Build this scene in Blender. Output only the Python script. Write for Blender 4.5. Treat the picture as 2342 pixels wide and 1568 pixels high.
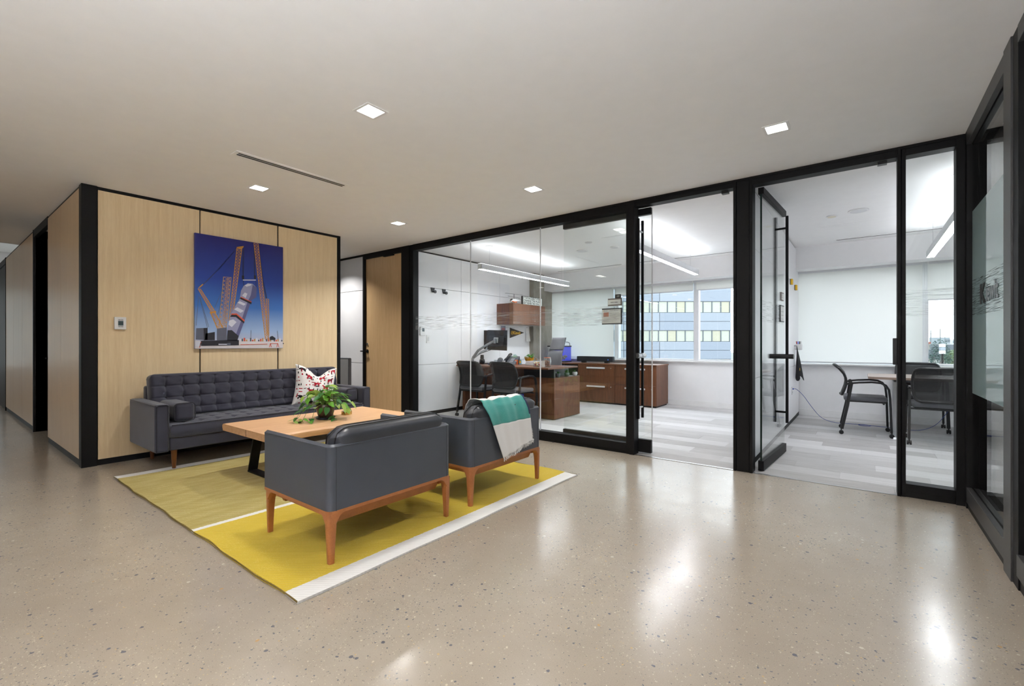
import bpy, bmesh, math, random
from math import sin, cos, pi, sqrt, exp, radians
from mathutils import Vector, Matrix

random.seed(7)
for _o in list(bpy.data.objects):
    bpy.data.objects.remove(_o)
scene = bpy.context.scene
COL = scene.collection

# ------------------------------------------------------------------ camera, world, exposure
YAW = math.atan(804 / 1045.0)
CEIL = 2.74
_cd = bpy.data.cameras.new('camera')
cam = bpy.data.objects.new('camera', _cd)
COL.objects.link(cam)
cam.location = (0, 0, 1.195)
cam.rotation_euler = (pi / 2, 0, YAW)
_cd.sensor_width = 36
_cd.lens = 1045 / 2342 * 36
_cd.shift_y = 2 / 2342
_cd.clip_start = 0.05
_cd.clip_end = 2000
scene.camera = cam
scene.view_settings.view_transform = 'Standard'
scene.view_settings.look = 'None'
scene.view_settings.gamma = 1
scene.view_settings.use_curve_mapping = False
scene.view_settings.exposure = 0.12
scene.cycles.transparent_max_bounces = 32
scene.cycles.max_bounces = 16
scene.cycles.diffuse_bounces = 12
scene.cycles.glossy_bounces = 6
scene.cycles.sample_clamp_indirect = 20

SKY = 4.4            # bright overcast sky
DOWN_W = 8.5          # watts per recessed downlight
PEND_E = 54          # pendant lens radiance
PEND_UP = 13         # pendant uplight radiance
world = bpy.data.worlds.new('overcast_sky')
scene.world = world
world.use_nodes = True
_nt = world.node_tree
_nt.nodes.clear()
_o = _nt.nodes.new('ShaderNodeOutputWorld')
_b = _nt.nodes.new('ShaderNodeBackground')
_tc = _nt.nodes.new('ShaderNodeTexCoord')
_sx = _nt.nodes.new('ShaderNodeSeparateXYZ')
_cr = _nt.nodes.new('ShaderNodeValToRGB')
_cr.color_ramp.elements[0].position = 0.0
_cr.color_ramp.elements[0].color = (0.97, 0.985, 1.0, 1)
_cr.color_ramp.elements[1].position = 0.8
_cr.color_ramp.elements[1].color = (0.80, 0.89, 1.0, 1)
_nt.links.new(_tc.outputs['Generated'], _sx.inputs[0])
_nt.links.new(_sx.outputs['Z'], _cr.inputs[0])
_nt.links.new(_cr.outputs[0], _b.inputs['Color'])
_b.inputs['Strength'].default_value = SKY
_nt.links.new(_b.outputs[0], _o.inputs[0])


# ------------------------------------------------------------------ helpers
def s2l(c):
    return tuple(((v / 255) / 12.92 if v / 255 <= .04045 else ((v / 255 + .055) / 1.055) ** 2.4) for v in c)


class NT:
    def __init__(self, name):
        self.m = bpy.data.materials.new(name)
        self.m.use_nodes = True
        self.t = self.m.node_tree
        self.t.nodes.clear()
        self.out = self.n('OutputMaterial')

    def n(self, typ, **kw):
        nd = self.t.nodes.new('ShaderNode' + typ)
        for k, v in kw.items():
            setattr(nd, k, v)
        return nd

    def l(self, a, b):
        self.t.links.new(a, b)

    def val(self, sock, v):
        if hasattr(v, 'is_output') or hasattr(v, 'node'):
            self.l(v, sock)
        else:
            sock.default_value = v

    def math(self, op, a, b=None, clamp=False):
        nd = self.n('Math', operation=op, use_clamp=clamp)
        self.val(nd.inputs[0], a)
        if b is not None:
            self.val(nd.inputs[1], b)
        return nd.outputs[0]

    def mix(self, fac, a, b, blend='MIX'):
        nd = self.n('Mix', data_type='RGBA', blend_type=blend)
        self.val(nd.inputs[0], fac)
        self.val(nd.inputs[6], a if not isinstance(a, tuple) else (*a[:3], 1))
        self.val(nd.inputs[7], b if not isinstance(b, tuple) else (*b[:3], 1))
        return nd.outputs[2]

    def coords(self, scale=(1, 1, 1), kind='Object', rot=(0, 0, 0)):
        mp = self.n('Mapping')
        mp.inputs['Scale'].default_value = scale
        mp.inputs['Rotation'].default_value = rot
        src = self.n('NewGeometry').outputs['Position'] if kind == 'Position' else self.n('TexCoord').outputs[kind]
        self.l(src, mp.inputs[0])
        return mp.outputs[0]

    def noise(self, vec, scale=5, detail=3, rough=.5, out=0):
        nd = self.n('TexNoise')
        nd.inputs['Scale'].default_value = scale
        nd.inputs['Detail'].default_value = detail
        nd.inputs['Roughness'].default_value = rough
        self.l(vec, nd.inputs['Vector'])
        return nd.outputs[out]

    def ramp(self, fac, stops):
        nd = self.n('ValToRGB')
        e = nd.color_ramp.elements
        while len(e) < len(stops):
            e.new(.5)
        for i, (p, c) in enumerate(stops):
            e[i].position = p
            e[i].color = (c, c, c, 1) if isinstance(c, (int, float)) else (*c[:3], 1)
        self.l(fac, nd.inputs[0])
        return nd.outputs[0]

    def bump(self, h, strength=.2, dist=.01):
        nd = self.n('Bump')
        nd.inputs['Strength'].default_value = strength
        nd.inputs['Distance'].default_value = dist
        self.l(h, nd.inputs['Height'])
        return nd.outputs[0]

    def pbr(self, col, rough=.5, metal=0, spec=.5, normal=None, coat=0, coatr=.1, sheen=0):
        p = self.n('BsdfPrincipled')
        self.val(p.inputs['Base Color'], (*col[:3], 1) if isinstance(col, tuple) else col)
        self.val(p.inputs['Roughness'], rough)
        self.val(p.inputs['Metallic'], metal)
        p.inputs['Specular IOR Level'].default_value = spec
        p.inputs['Coat Weight'].default_value = coat
        p.inputs['Coat Roughness'].default_value = coatr
        p.inputs['Sheen Weight'].default_value = sheen
        if normal is not None:
            self.l(normal, p.inputs['Normal'])
        self.l(p.outputs[0], self.out.inputs[0])
        return p


def plain(name, rgb, rough=.5, metal=0, spec=.5, coat=0, sheen=0, grain=0.03):
    """procedural paint / plastic / metal: colour with a little noise variation"""
    t = NT(name)
    c = s2l(rgb)
    v = t.coords()
    f = t.noise(v, 9, 3)
    k = t.ramp(f, [(.3, 1 - grain), (.7, 1 + grain)])
    col = t.mix(1.0, c, k, 'MULTIPLY')
    t.pbr(col, rough, metal, spec, None, coat, .1, sheen)
    return t.m


def emit(name, rgb, strength):
    t = NT(name)
    e = t.n('Emission')
    e.inputs[0].default_value = (*s2l(rgb), 1)
    e.inputs[1].default_value = strength
    t.l(e.outputs[0], t.out.inputs[0])
    return t.m


def wood(name, base, dark, grain=(1, 1, 1), rough=.45, amount=.6, coat=0, fine=180, spec=.5, bump=.05, big=1.0):
    """grain: mapping scale, small along the grain"""
    t = NT(name)
    v = t.coords(grain)
    n1 = t.noise(v, fine * .25, 4, .6)
    n2 = t.noise(v, 6 * big, 3, .55)
    f = t.math('ADD', t.math('MULTIPLY', n1, .55), t.math('MULTIPLY', n2, .55))
    r = t.ramp(f, [(.38, 0.0), (.72, 1.0)])
    f2 = t.math('MULTIPLY', r, amount)
    col = t.mix(f2, s2l(base), s2l(dark))
    t.pbr(col, rough, 0, spec, t.bump(n1, bump, .002), coat, .15)
    return t.m


def thin_glass(name, tint=(.97, .985, .98), refl=.04, dif=0.0, difcol=(200, 215, 215)):
    t = NT(name)
    lw = t.n('LayerWeight')
    lw.inputs['Blend'].default_value = .5
    p = t.math('POWER', lw.outputs['Facing'], 5)
    f = t.math('ADD', t.math('MULTIPLY', p, 1 - refl), refl, True)
    tr = t.n('BsdfTransparent')
    tr.inputs[0].default_value = (*tint, 1)
    gl = t.n('BsdfGlossy')
    gl.inputs['Roughness'].default_value = 0.0
    mx = t.n('MixShader')
    t.l(f, mx.inputs[0])
    src = tr.outputs[0]
    if dif > 0:
        d = t.n('BsdfDiffuse')
        d.inputs[0].default_value = (*s2l(difcol), 1)
        m2 = t.n('MixShader')
        m2.inputs[0].default_value = dif
        t.l(src, m2.inputs[1])
        t.l(d.outputs[0], m2.inputs[2])
        src = m2.outputs[0]
    t.l(src, mx.inputs[1])
    t.l(gl.outputs[0], mx.inputs[2])
    t.l(mx.outputs[0], t.out.inputs[0])
    return t.m


# ------------------------------------------------------------------ mesh builder
class MB:
    def __init__(self):
        self.v = []
        self.f = []

    def add(self, vs, fs, M=None):
        o = len(self.v)
        for p in vs:
            p = Vector(p)
            self.v.append(tuple(M @ p if M is not None else p))
        self.f += [tuple(i + o for i in f) for f in fs]
        return self

    def box(self, x0, x1, y0, y1, z0, z1, M=None):
        vs = [(x0, y0, z0), (x1, y0, z0), (x1, y1, z0), (x0, y1, z0), (x0, y0, z1), (x1, y0, z1), (x1, y1, z1), (x0, y1, z1)]
        return self.add(vs, [(0, 3, 2, 1), (4, 5, 6, 7), (0, 1, 5, 4), (1, 2, 6, 5), (2, 3, 7, 6), (3, 0, 4, 7)], M)

    def cyl(self, p0, p1, r0, r1=None, n=12, caps=True):
        r1 = r0 if r1 is None else r1
        p0, p1 = Vector(p0), Vector(p1)
        d = (p1 - p0).normalized()
        a = d.orthogonal().normalized()
        b = d.cross(a)
        vs = []
        for p, r in ((p0, r0), (p1, r1)):
            for i in range(n):
                t = 2 * pi * i / n
                vs.append(p + a * (r * cos(t)) + b * (r * sin(t)))
        fs = [(i, (i + 1) % n, n + (i + 1) % n, n + i) for i in range(n)]
        if caps:
            fs += [tuple(range(n - 1, -1, -1)), tuple(range(n, 2 * n))]
        return self.add(vs, fs)

    def tube(self, pts, r, n=8, flat=None, up=(0, 0, 1), caps=True):
        """swept profile along pts; r number or list; flat=(a,b) half sizes -> rectangular-ish ellipse"""
        pts = [Vector(p) for p in pts]
        N = len(pts)
        rr = r if isinstance(r, (list, tuple)) else [r] * N
        vs = []
        up = Vector(up)
        pa = None
        for i, p in enumerate(pts):
            d = (pts[min(i + 1, N - 1)] - pts[max(i - 1, 0)]).normalized()
            if flat:
                a = up.cross(d)
                if a.length < 1e-4:
                    a = d.orthogonal()
                a.normalize()
                b = d.cross(a).normalized()
            else:
                a = d.orthogonal().normalized() if pa is None else (pa - d * pa.dot(d)).normalized()
                pa = a
                b = d.cross(a)
            for k in range(n):
                t = 2 * pi * k / n
                if flat:
                    ca, sa = cos(t), sin(t)
                    e = .45
                    ca = math.copysign(abs(ca) ** e, ca)
                    sa = math.copysign(abs(sa) ** e, sa)
                    vs.append(p + a * (flat[0] * ca * rr[i]) + b * (flat[1] * sa * rr[i]))
                else:
                    vs.append(p + a * (rr[i] * cos(t)) + b * (rr[i] * sin(t)))
        fs = []
        for i in range(N - 1):
            for k in range(n):
                fs.append((i * n + k, i * n + (k + 1) % n, (i + 1) * n + (k + 1) % n, (i + 1) * n + k))
        if caps:
            fs += [tuple(range(n - 1, -1, -1)), tuple((N - 1) * n + k for k in range(n))]
        return self.add(vs, fs)

    def lathe(self, prof, c=(0, 0, 0), n=20, M=None):
        vs, fs = [], []
        for r, z in prof:
            for k in range(n):
                t = 2 * pi * k / n
                vs.append((c[0] + r * cos(t), c[1] + r * sin(t), c[2] + z))
        m = len(prof)
        for i in range(m - 1):
            for k in range(n):
                fs.append((i * n + k, i * n + (k + 1) % n, (i + 1) * n + (k + 1) % n, (i + 1) * n + k))
        if prof[0][0] > 1e-5:
            fs.append(tuple(range(n - 1, -1, -1)))
        if prof[-1][0] > 1e-5:
            fs.append(tuple((m - 1) * n + k for k in range(n)))
        return self.add(vs, fs, M)

    def grid(self, fn, nu, nv, closed_u=False):
        vs = [fn(i / (nu - (0 if closed_u else 1)), j / (nv - 1)) for j in range(nv) for i in range(nu)]
        fs = []
        for j in range(nv - 1):
            for i in range(nu if closed_u else nu - 1):
                a = j * nu + i
                b = j * nu + (i + 1) % nu
                fs.append((a, b, b + nu, a + nu))
        return self.add(vs, fs)

    def prism(self, poly, h, M):
        """poly: list of (x,y); extruded along local z from 0 to h, placed by matrix M"""
        n = len(poly)
        vs = [(x, y, 0) for x, y in poly] + [(x, y, h) for x, y in poly]
        fs = [tuple(range(n - 1, -1, -1)), tuple(range(n, 2 * n))] + [(i, (i + 1) % n, n + (i + 1) % n, n + i) for i in range(n)]
        return self.add(vs, fs, M)

    def quad(self, a, b, c, d):
        return self.add([a, b, c, d], [(0, 1, 2, 3)])

    def build(self, name, mat, parent=None, smooth=False, bevel=0, seg=2, weld=False, sub=0):
        off = Vector((0, 0, 0))
        p = parent
        while p is not None:
            off += Vector(p.location)
            p = p.parent
        me = bpy.data.meshes.new(name)
        me.from_pydata([tuple(Vector(q) - off) for q in self.v], [], self.f)
        if weld:
            bm = bmesh.new()
            bm.from_mesh(me)
            bmesh.ops.remove_doubles(bm, verts=bm.verts, dist=1e-5)
            bmesh.ops.recalc_face_normals(bm, faces=bm.faces)
            bm.to_mesh(me)
            bm.free()
        me.update()
        if smooth:
            for q in me.polygons:
                q.use_smooth = True
            me.set_sharp_from_angle(angle=radians(40 if smooth is True else smooth))
        me.materials.append(mat)
        o = bpy.data.objects.new(name, me)
        COL.objects.link(o)
        if parent is not None:
            o.parent = parent
        if bevel:
            bv = o.modifiers.new('bevel', 'BEVEL')
            bv.width = bevel
            bv.segments = seg
            bv.limit_method = 'ANGLE'
            bv.harden_normals = False
            for q in me.polygons:
                q.use_smooth = True
            me.set_sharp_from_angle(angle=radians(50))
        if sub:
            sm = o.modifiers.new('sub', 'SUBSURF')
            sm.levels = sm.render_levels = sub
        return o


def tag(o, label=None, cat=None, group=None, kind=None):
    if label:
        o['label'] = label
    if cat:
        o['category'] = cat
    if group:
        o['group'] = group
    if kind:
        o['kind'] = kind
    return o


def thing(name, label, cat, loc=(0, 0, 0), group=None, kind=None, rz=0):
    o = bpy.data.objects.new(name, None)
    COL.objects.link(o)
    o.location = loc
    o.rotation_euler = (0, 0, rz)
    o.empty_display_size = .05
    return tag(o, label, cat, group, kind)


def struct(name, loc=(0, 0, 0), label=None):
    o = bpy.data.objects.new(name, None)
    COL.objects.link(o)
    o.location = loc
    o.empty_display_size = .05
    return tag(o, label, None, None, 'structure')


def B(x0, x1, y0, y1, z0, z1):
    return MB().box(x0, x1, y0, y1, z0, z1)


KIDS = {}


def copy_tree(o, parent=None, kids=None):
    c = o.copy()
    COL.objects.link(c)
    c.parent = parent
    for ch in [q for q in bpy.data.objects if q.parent is o]:
        copy_tree(ch, c)
    return c


def text_mesh(body, size, M, mat, name, parent, align='LEFT', depth=.0008, sx=1.0, bold=0):
    cu = bpy.data.curves.new('txt', 'FONT')
    cu.body = body
    cu.size = size
    cu.align_x = align
    cu.align_y = 'CENTER'
    cu.extrude = depth
    cu.offset = bold
    tmp = bpy.data.objects.new('txt', cu)
    COL.objects.link(tmp)
    bpy.context.view_layer.update()
    me = tmp.to_mesh()
    mb = MB()
    S = Matrix.Diagonal((sx, 1, 1, 1))
    mb.add([tuple(v.co) for v in me.vertices], [tuple(p.vertices) for p in me.polygons], M @ S)
    tmp.to_mesh_clear()
    bpy.data.objects.remove(tmp)
    bpy.data.curves.remove(cu)
    return mb.build(name, mat, parent)


def face_x(x, y, z):
    """frame for flat print on a surface facing +x: local X -> +y, local Y -> +z"""
    return Matrix(((0, 0, 1, x), (1, 0, 0, y), (0, 1, 0, z), (0, 0, 0, 1)))


def face_my(x, y, z):
    """surface facing -y: local X -> +x, local Y -> +z, local Z -> -y"""
    return Matrix(((1, 0, 0, x), (0, 0, -1, y), (0, 1, 0, z), (0, 0, 0, 1)))


def face_mx(x, y, z):
    """surface facing -x: local X -> -y, local Y -> +z, local Z -> -x"""
    return Matrix(((0, 0, -1, x), (-1, 0, 0, y), (0, 1, 0, z), (0, 0, 0, 1)))


# ------------------------------------------------------------------ materials
M = {}
M['ceiling'] = plain('ceiling_paint', (246, 246, 246), .9, spec=.2, grain=.01)
M['white_wall'] = plain('white_wall_paint', (240, 240, 241), .6, spec=.3, grain=.01)
M['white_panel'] = plain('white_laminate', (240, 240, 242), .35, spec=.4, grain=.008)
M['grey_panel'] = plain('grey_laminate', (162, 162, 162), .6, grain=.02)
M['black_metal'] = plain('black_anodised_frame', (13, 12, 13), .5, spec=.22, grain=.05)
M['dark_trim'] = plain('dark_reveal', (14, 14, 16), .5, spec=.3)
M['maple'] = wood('maple_veneer', (236, 214, 176), (210, 180, 136), (7, 7, .25), .42, .55, spec=.35)
M['maple_satin'] = wood('satin_maple_veneer', (222, 192, 150), (196, 162, 122), (7, 7, .2), .36, .5, coat=.1, spec=.45, bump=.25)
M['door_wood'] = wood('door_veneer', (222, 188, 142), (190, 152, 104), (7, 7, .25), .4, .6, spec=.4)
M['walnut'] = wood('walnut_laminate', (122, 74, 44), (66, 37, 21), (5, 5, .22), .38, .85, spec=.45, big=1.6)
M['walnut_top'] = wood('walnut_top', (128, 80, 50), (78, 45, 28), (.3, 5, 5), .32, .7, spec=.5, big=1.4)
M['slab'] = wood('live_edge_slab', (232, 190, 148), (200, 148, 100), (4, .28, 4), .4, .75, spec=.4, big=1.3, bump=.08)
M['slab_side'] = wood('slab_end_grain', (200, 140, 84), (142, 86, 44), (2, 1, 5), .5, .8, big=2)
M['leg_wood'] = wood('sofa_leg_wood', (120, 70, 34), (74, 38, 16), (6, 6, .6), .35, .6)
M['chair_wood'] = wood('armchair_walnut_frame', (178, 114, 66), (138, 82, 44), (3, 3, 3), .36, .5, spec=.45)
M['glass'] = thin_glass('partition_glass')
M['glass_dark'] = thin_glass('window_glass', (.95, .98, .98))
M['jar_glass'] = thin_glass('clear_jar_glass', (.96, .98, .98), .05, .06, (235, 240, 240))
M['film'] = thin_glass('frosted_film', (.82, .9, .9), .04, .86, (182, 208, 212))
M['steel'] = plain('brushed_steel', (190, 192, 194), .3, 1.0)
M['alu'] = plain('white_aluminium', (216, 217, 220), .4, spec=.5)
M['white_plastic'] = plain('white_plastic', (236, 236, 236), .4)
M['black_plastic'] = plain('black_plastic', (22, 22, 24), .4)
M['grey_plastic'] = plain('grey_plastic', (92, 96, 104), .45)
M['lens'] = emit('downlight_lens', (255, 252, 246), 14)
M['pend_lens'] = emit('pendant_lens', (247, 250, 255), PEND_E)
M['pend_up'] = emit('pendant_uplight', (247, 250, 255), PEND_UP)
M['paper'] = plain('white_paper', (238, 238, 236), .8, spec=.2)
M['ink'] = plain('black_ink', (28, 28, 30), .7)
M['yellow'] = plain('yellow_ink', (238, 188, 30), .6)
M['red'] = plain('red_ink', (176, 40, 56), .8)
M['soil'] = plain('dark_soil', (40, 30, 24), .95, grain=.3)
M['blue_plastic'] = plain('blue_plastic', (30, 70, 210), .4)
M['orange'] = plain('orange_plastic', (240, 110, 40), .45)
M['cable_blue'] = plain('blue_cable', (60, 80, 160), .5)


def m_fabric(name, rgb, rgb2, scale=900, rough=.9, sheen=.25):
    t = NT(name)
    v = t.coords()
    n = t.noise(v, scale, 2)
    n2 = t.noise(v, 6, 3)
    f = t.math('ADD', t.math('MULTIPLY', n, .7), t.math('MULTIPLY', n2, .3))
    col = t.mix(t.ramp(f, [(.35, 0.0), (.65, 1.0)]), s2l(rgb), s2l(rgb2))
    t.pbr(col, rough, 0, .2, t.bump(n, .25, .002), 0, .1, sheen)
    return t.m


M['sofa'] = m_fabric('charcoal_sofa_fabric', (46, 46, 57), (62, 62, 74))
M['sofa_pipe'] = m_fabric('dark_piping', (30, 30, 38), (38, 38, 46))
M['seat_grey'] = m_fabric('grey_seat_fabric', (92, 93, 98), (112, 113, 118))
M['exec_grey'] = m_fabric('grey_task_fabric', (104, 104, 108), (122, 122, 126))
M['throw_white'] = m_fabric('white_wool', (246, 246, 245), (253, 253, 252), 500)
M['teal'] = m_fabric('teal_wool', (58, 146, 138), (98, 182, 172), 500)
M['navy'] = m_fabric('navy_wool', (40, 50, 84), (60, 70, 104), 500)
M['pillow'] = m_fabric('white_cotton', (232, 230, 228), (244, 242, 240), 600)
M['print_red'] = plain('red_print', (170, 40, 56), .9, spec=.1)
M['print_black'] = plain('black_print', (34, 32, 36), .9, spec=.1)


def m_leather(name, rgb, rough=.38, sp=.5):
    t = NT(name)
    v = t.coords()
    vo = t.n('TexVoronoi')
    vo.inputs['Scale'].default_value = 420
    t.l(v, vo.inputs['Vector'])
    n = t.noise(v, 3, 3)
    k = t.ramp(n, [(.3, .92), (.7, 1.08)])
    t.pbr(t.mix(1.0, s2l(rgb), k, 'MULTIPLY'), rough, 0, sp, t.bump(vo.outputs[0], .06, .002))
    return t.m


M['leather'] = m_leather('grey_leather', (68, 72, 80), .4)
M['leather_dark'] = m_leather('dark_cushion_leather', (52, 54, 60), .36, .55)

# mesh back of the office chairs: woven net with holes
t = NT('black_mesh_net')
v = t.coords((1, 1, 1))
w = t.n('TexWave', wave_type='BANDS', bands_direction='Z')
w.inputs['Scale'].default_value = 90
t.l(v, w.inputs['Vector'])
w2 = t.n('TexWave', wave_type='BANDS', bands_direction='X')
w2.inputs['Scale'].default_value = 90
t.l(v, w2.inputs['Vector'])
a = t.math('MULTIPLY', w.outputs[1], w2.outputs[1])
d = t.n('BsdfPrincipled')
d.inputs['Base Color'].default_value = (.012, .012, .014, 1)
d.inputs['Roughness'].default_value = .6
tr = t.n('BsdfTransparent')
mx = t.n('MixShader')
t.l(t.ramp(a, [(.3, 0.0), (.8, .42)]), mx.inputs[0])
t.l(d.outputs[0], mx.inputs[1])
t.l(tr.outputs[0], mx.inputs[2])
t.l(mx.outputs[0], t.out.inputs[0])
M['net'] = t.m

# polished concrete with exposed aggregate
t = NT('polished_concrete')
v = t.coords()
n_big = t.noise(v, .55, 4, .55)
n_mid = t.noise(v, 5, 5, .6)
n_fine = t.noise(v, 260, 2, .6)
base = t.mix(t.ramp(n_big, [(.35, 0.0), (.68, 1.0)]), s2l((154, 142, 129)), s2l((171, 161, 148)))
base = t.mix(t.math('MULTIPLY', t.ramp(n_mid, [(.35, 0.0), (.7, 1.0)]), .35), base, s2l((140, 128, 114)))
base = t.mix(t.math('MULTIPLY', t.ramp(n_fine, [(.3, 0.0), (.75, 1.0)]), .4), base, s2l((192, 178, 158)))
dens = t.ramp(t.noise(v, 1.1, 3), [(.36, .25), (.6, 1.0)])
warp = t.noise(v, 40, 2, .5, 1)
for (sc, frac, rad, cols, *dk) in ((200, .34, .34, ((206, 192, 170), (112, 108, 108), (200, 172, 130))),
                              (92, .20, .30, ((92, 96, 108), (206, 192, 170), (196, 164, 118)), .62),
                              (44, .085, .27, ((78, 84, 100), (206, 196, 178), (190, 150, 100)), .7)):
    wv = t.n('VectorMath', operation='MULTIPLY_ADD')
    t.l(warp, wv.inputs[0])
    wv.inputs[1].default_value = (.012, .012, 0)
    t.l(v, wv.inputs[2])
    vo = t.n('TexVoronoi')
    vo.inputs['Scale'].default_value = sc
    t.l(wv.outputs[0], vo.inputs['Vector'])
    sep = t.n('SeparateColor')
    t.l(vo.outputs['Color'], sep.inputs[0])
    sel = t.math('LESS_THAN', sep.outputs[0], t.math('MULTIPLY', dens, frac))
    rr = t.math('MULTIPLY', t.math('ADD', sep.outputs[2], .35), rad)
    ins = t.math('LESS_THAN', vo.outputs['Distance'], rr)
    pc = t.mix(t.math('GREATER_THAN', sep.outputs[1], dk[0] if dk else .45), s2l(cols[0]), s2l(cols[1]))
    pc = t.mix(t.math('GREATER_THAN', sep.outputs[1], .88), pc, s2l(cols[2]))
    base = t.mix(t.math('MULTIPLY', t.math('MULTIPLY', sel, ins), .8), base, pc)
rgh = t.ramp(n_mid, [(.3, .17), (.75, .26)])
t.pbr(base, rgh, 0, .55, t.bump(n_mid, .02, .004))
M['concrete'] = t.m

# bare concrete column
t = NT('raw_concrete')
v = t.coords((1, 1, .5))
n = t.noise(v, 5, 6, .65)
t.pbr(t.mix(t.ramp(n, [(.3, 0.0), (.7, 1.0)]), s2l((128, 124, 114)), s2l((168, 163, 152))), .8, 0, .3, t.bump(n, .3, .01))
M['raw_concrete'] = t.m

# carpet planks: tone by plank, streaks along x
t = NT('carpet_plank_pile')
oi = t.n('ObjectInfo')
v = t.coords((.9, 22, 1), 'Position')
n = t.noise(v, 3.2, 4, .65)
v2 = t.coords((1, 1, 1), 'Position')
n2 = t.noise(v2, 420, 2)
f = t.math('ADD', t.math('MULTIPLY', n, .75), t.math('MULTIPLY', oi.outputs['Random'], .42))
f = t.math('ADD', f, t.math('MULTIPLY', n2, .18))
col = t.mix(t.ramp(f, [(.38, 0.0), (.95, 1.0)]), s2l((162, 160, 159)), s2l((218, 217, 217)))
t.pbr(col, .95, 0, .1, t.bump(n2, .4, .003), 0, .1, .2)
M['carpet'] = t.m

# rug: woven colour fields across x (object space = world space here)
t = NT('flatweave_rug')
tc = t.n('TexCoord')
sx = t.n('SeparateXYZ')
t.l(tc.outputs['Object'], sx.inputs[0])
wob = t.math('MULTIPLY', t.math('SUBTRACT', t.noise(tc.outputs['Object'], 60, 2), .5), .012)
X = t.math('ADD', sx.outputs[0], wob)
mp = t.n('Mapping')
mp.inputs['Rotation'].default_value = (0, 0, .9)
t.l(tc.outputs['Object'], mp.inputs[0])
wv = t.n('TexWave', wave_type='BANDS', bands_direction='X')
wv.inputs['Scale'].default_value = 17
wv.inputs['Distortion'].default_value = .8
wv.inputs['Detail'].default_value = 1
t.l(mp.outputs[0], wv.inputs['Vector'])
vs_ = t.coords((3, .8, 1))
streak = t.noise(vs_, 5, 3)
fleck = t.noise(tc.outputs['Object'], 170, 2)
fl = t.math('MULTIPLY', t.ramp(fleck, [(.54, 0.0), (.68, 1.0)]), t.ramp(streak, [(.35, .15), (.65, 1.0)]))
yel = t.mix(t.math('MULTIPLY', fl, .45), s2l((202, 174, 46)), s2l((228, 212, 130)))
yel = t.mix(t.math('MULTIPLY', t.ramp(wv.outputs[1], [(.55, 0.0), (.9, 1.0)]), .16), yel, s2l((230, 210, 110)))
olv = t.mix(t.math('MULTIPLY', fl, .6), s2l((158, 140, 66)), s2l((204, 194, 144)))
olv = t.mix(t.math('MULTIPLY', t.ramp(wv.outputs[1], [(.5, 0.0), (.85, 1.0)]), t.ramp(streak, [(.3, .15), (.62, .6)])), olv, s2l((212, 202, 150)))
wht = t.mix(t.math('MULTIPLY', wv.outputs[1], .5), s2l((236, 235, 232)), s2l((214, 213, 211)))


def step(a):
    return t.math('GREATER_THAN', X, a)


c = t.mix(step(-5.165), wht, olv)
c = t.mix(step(-3.392), c, wht)
c = t.mix(step(-3.345), c, yel)
c = t.mix(step(-2.185), c, wht)
t.pbr(c, .95, 0, .1, t.bump(wv.outputs[1], .35, .004), 0, .1, .15)
M['rug'] = t.m

# frosted line pattern applied to the glass
def m_lines(name, col, lo, hi, amt, zs=80):
    t = NT(name)
    v = t.coords((1.5, 1.5, zs))
    n = t.noise(v, 2.8, 1, .4)
    v2 = t.coords((.3, .3, 6))
    n2 = t.noise(v2, 3, 2)
    f = t.math('MULTIPLY', t.ramp(n, [(lo, 0.0), (hi, 1.0)]), t.ramp(n2, [(.3, .45), (.6, 1.0)]))
    d = t.n('BsdfDiffuse')
    d.inputs[0].default_value = (*s2l(col), 1)
    tr = t.n('BsdfTransparent')
    mx = t.n('MixShader')
    t.l(t.math('MULTIPLY', f, amt), mx.inputs[0])
    t.l(tr.outputs[0], mx.inputs[1])
    t.l(d.outputs[0], mx.inputs[2])
    t.l(mx.outputs[0], t.out.inputs[0])
    return t.m


M['lines'] = m_lines('frosted_line_film', (200, 208, 212), .53, .58, .3)
M['lines_dark'] = m_lines('dark_line_film', (70, 78, 84), .57, .62, .6, 130)

# roller shade cloth: lets daylight glow through
t = NT('roller_shade_cloth')
d = t.n('BsdfDiffuse')
d.inputs[0].default_value = (.86, .86, .83, 1)
tl = t.n('BsdfTranslucent')
v = t.coords((1, 1, 1))
n = t.noise(v, 700, 1)
t.l(t.mix(n, (.89, .895, .89), (.95, .95, .945)), tl.inputs[0])
tr = t.n('BsdfTransparent')
m1 = t.n('MixShader')
m1.inputs[0].default_value = .44
t.l(d.outputs[0], m1.inputs[1])
t.l(tl.outputs[0], m1.inputs[2])
m2 = t.n('MixShader')
m2.inputs[0].default_value = .06
t.l(m1.outputs[0], m2.inputs[1])
t.l(tr.outputs[0], m2.inputs[2])
t.l(m2.outputs[0], t.out.inputs[0])
M['shade'] = t.m

# ================================================================== the setting
def S(o, label=None):
    return tag(o, label, None, None, 'structure')


floor = S(B(-16, 6, -6, 4.712, -.12, 0).build('floor', M['concrete']), 'polished concrete lobby floor with speckled aggregate')
floor2 = S(B(-6.0, 3.4, 4.712, 9.3, -.12, -.008).build('floor', M['grey_panel']), 'office floor of pale grey carpet planks')
# carpet planks, one object each
_pm = {}


def plank_mesh(l, w):
    k = (round(l, 3), round(w, 3))
    if k not in _pm:
        me = bpy.data.meshes.new('carpet_plank')
        mb = B(0, l - .001, 0, w - .001, -.007, 0)
        me.from_pydata(mb.v, [], mb.f)
        me.materials.append(M['carpet'])
        _pm[k] = me
    return _pm[k]


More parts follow.
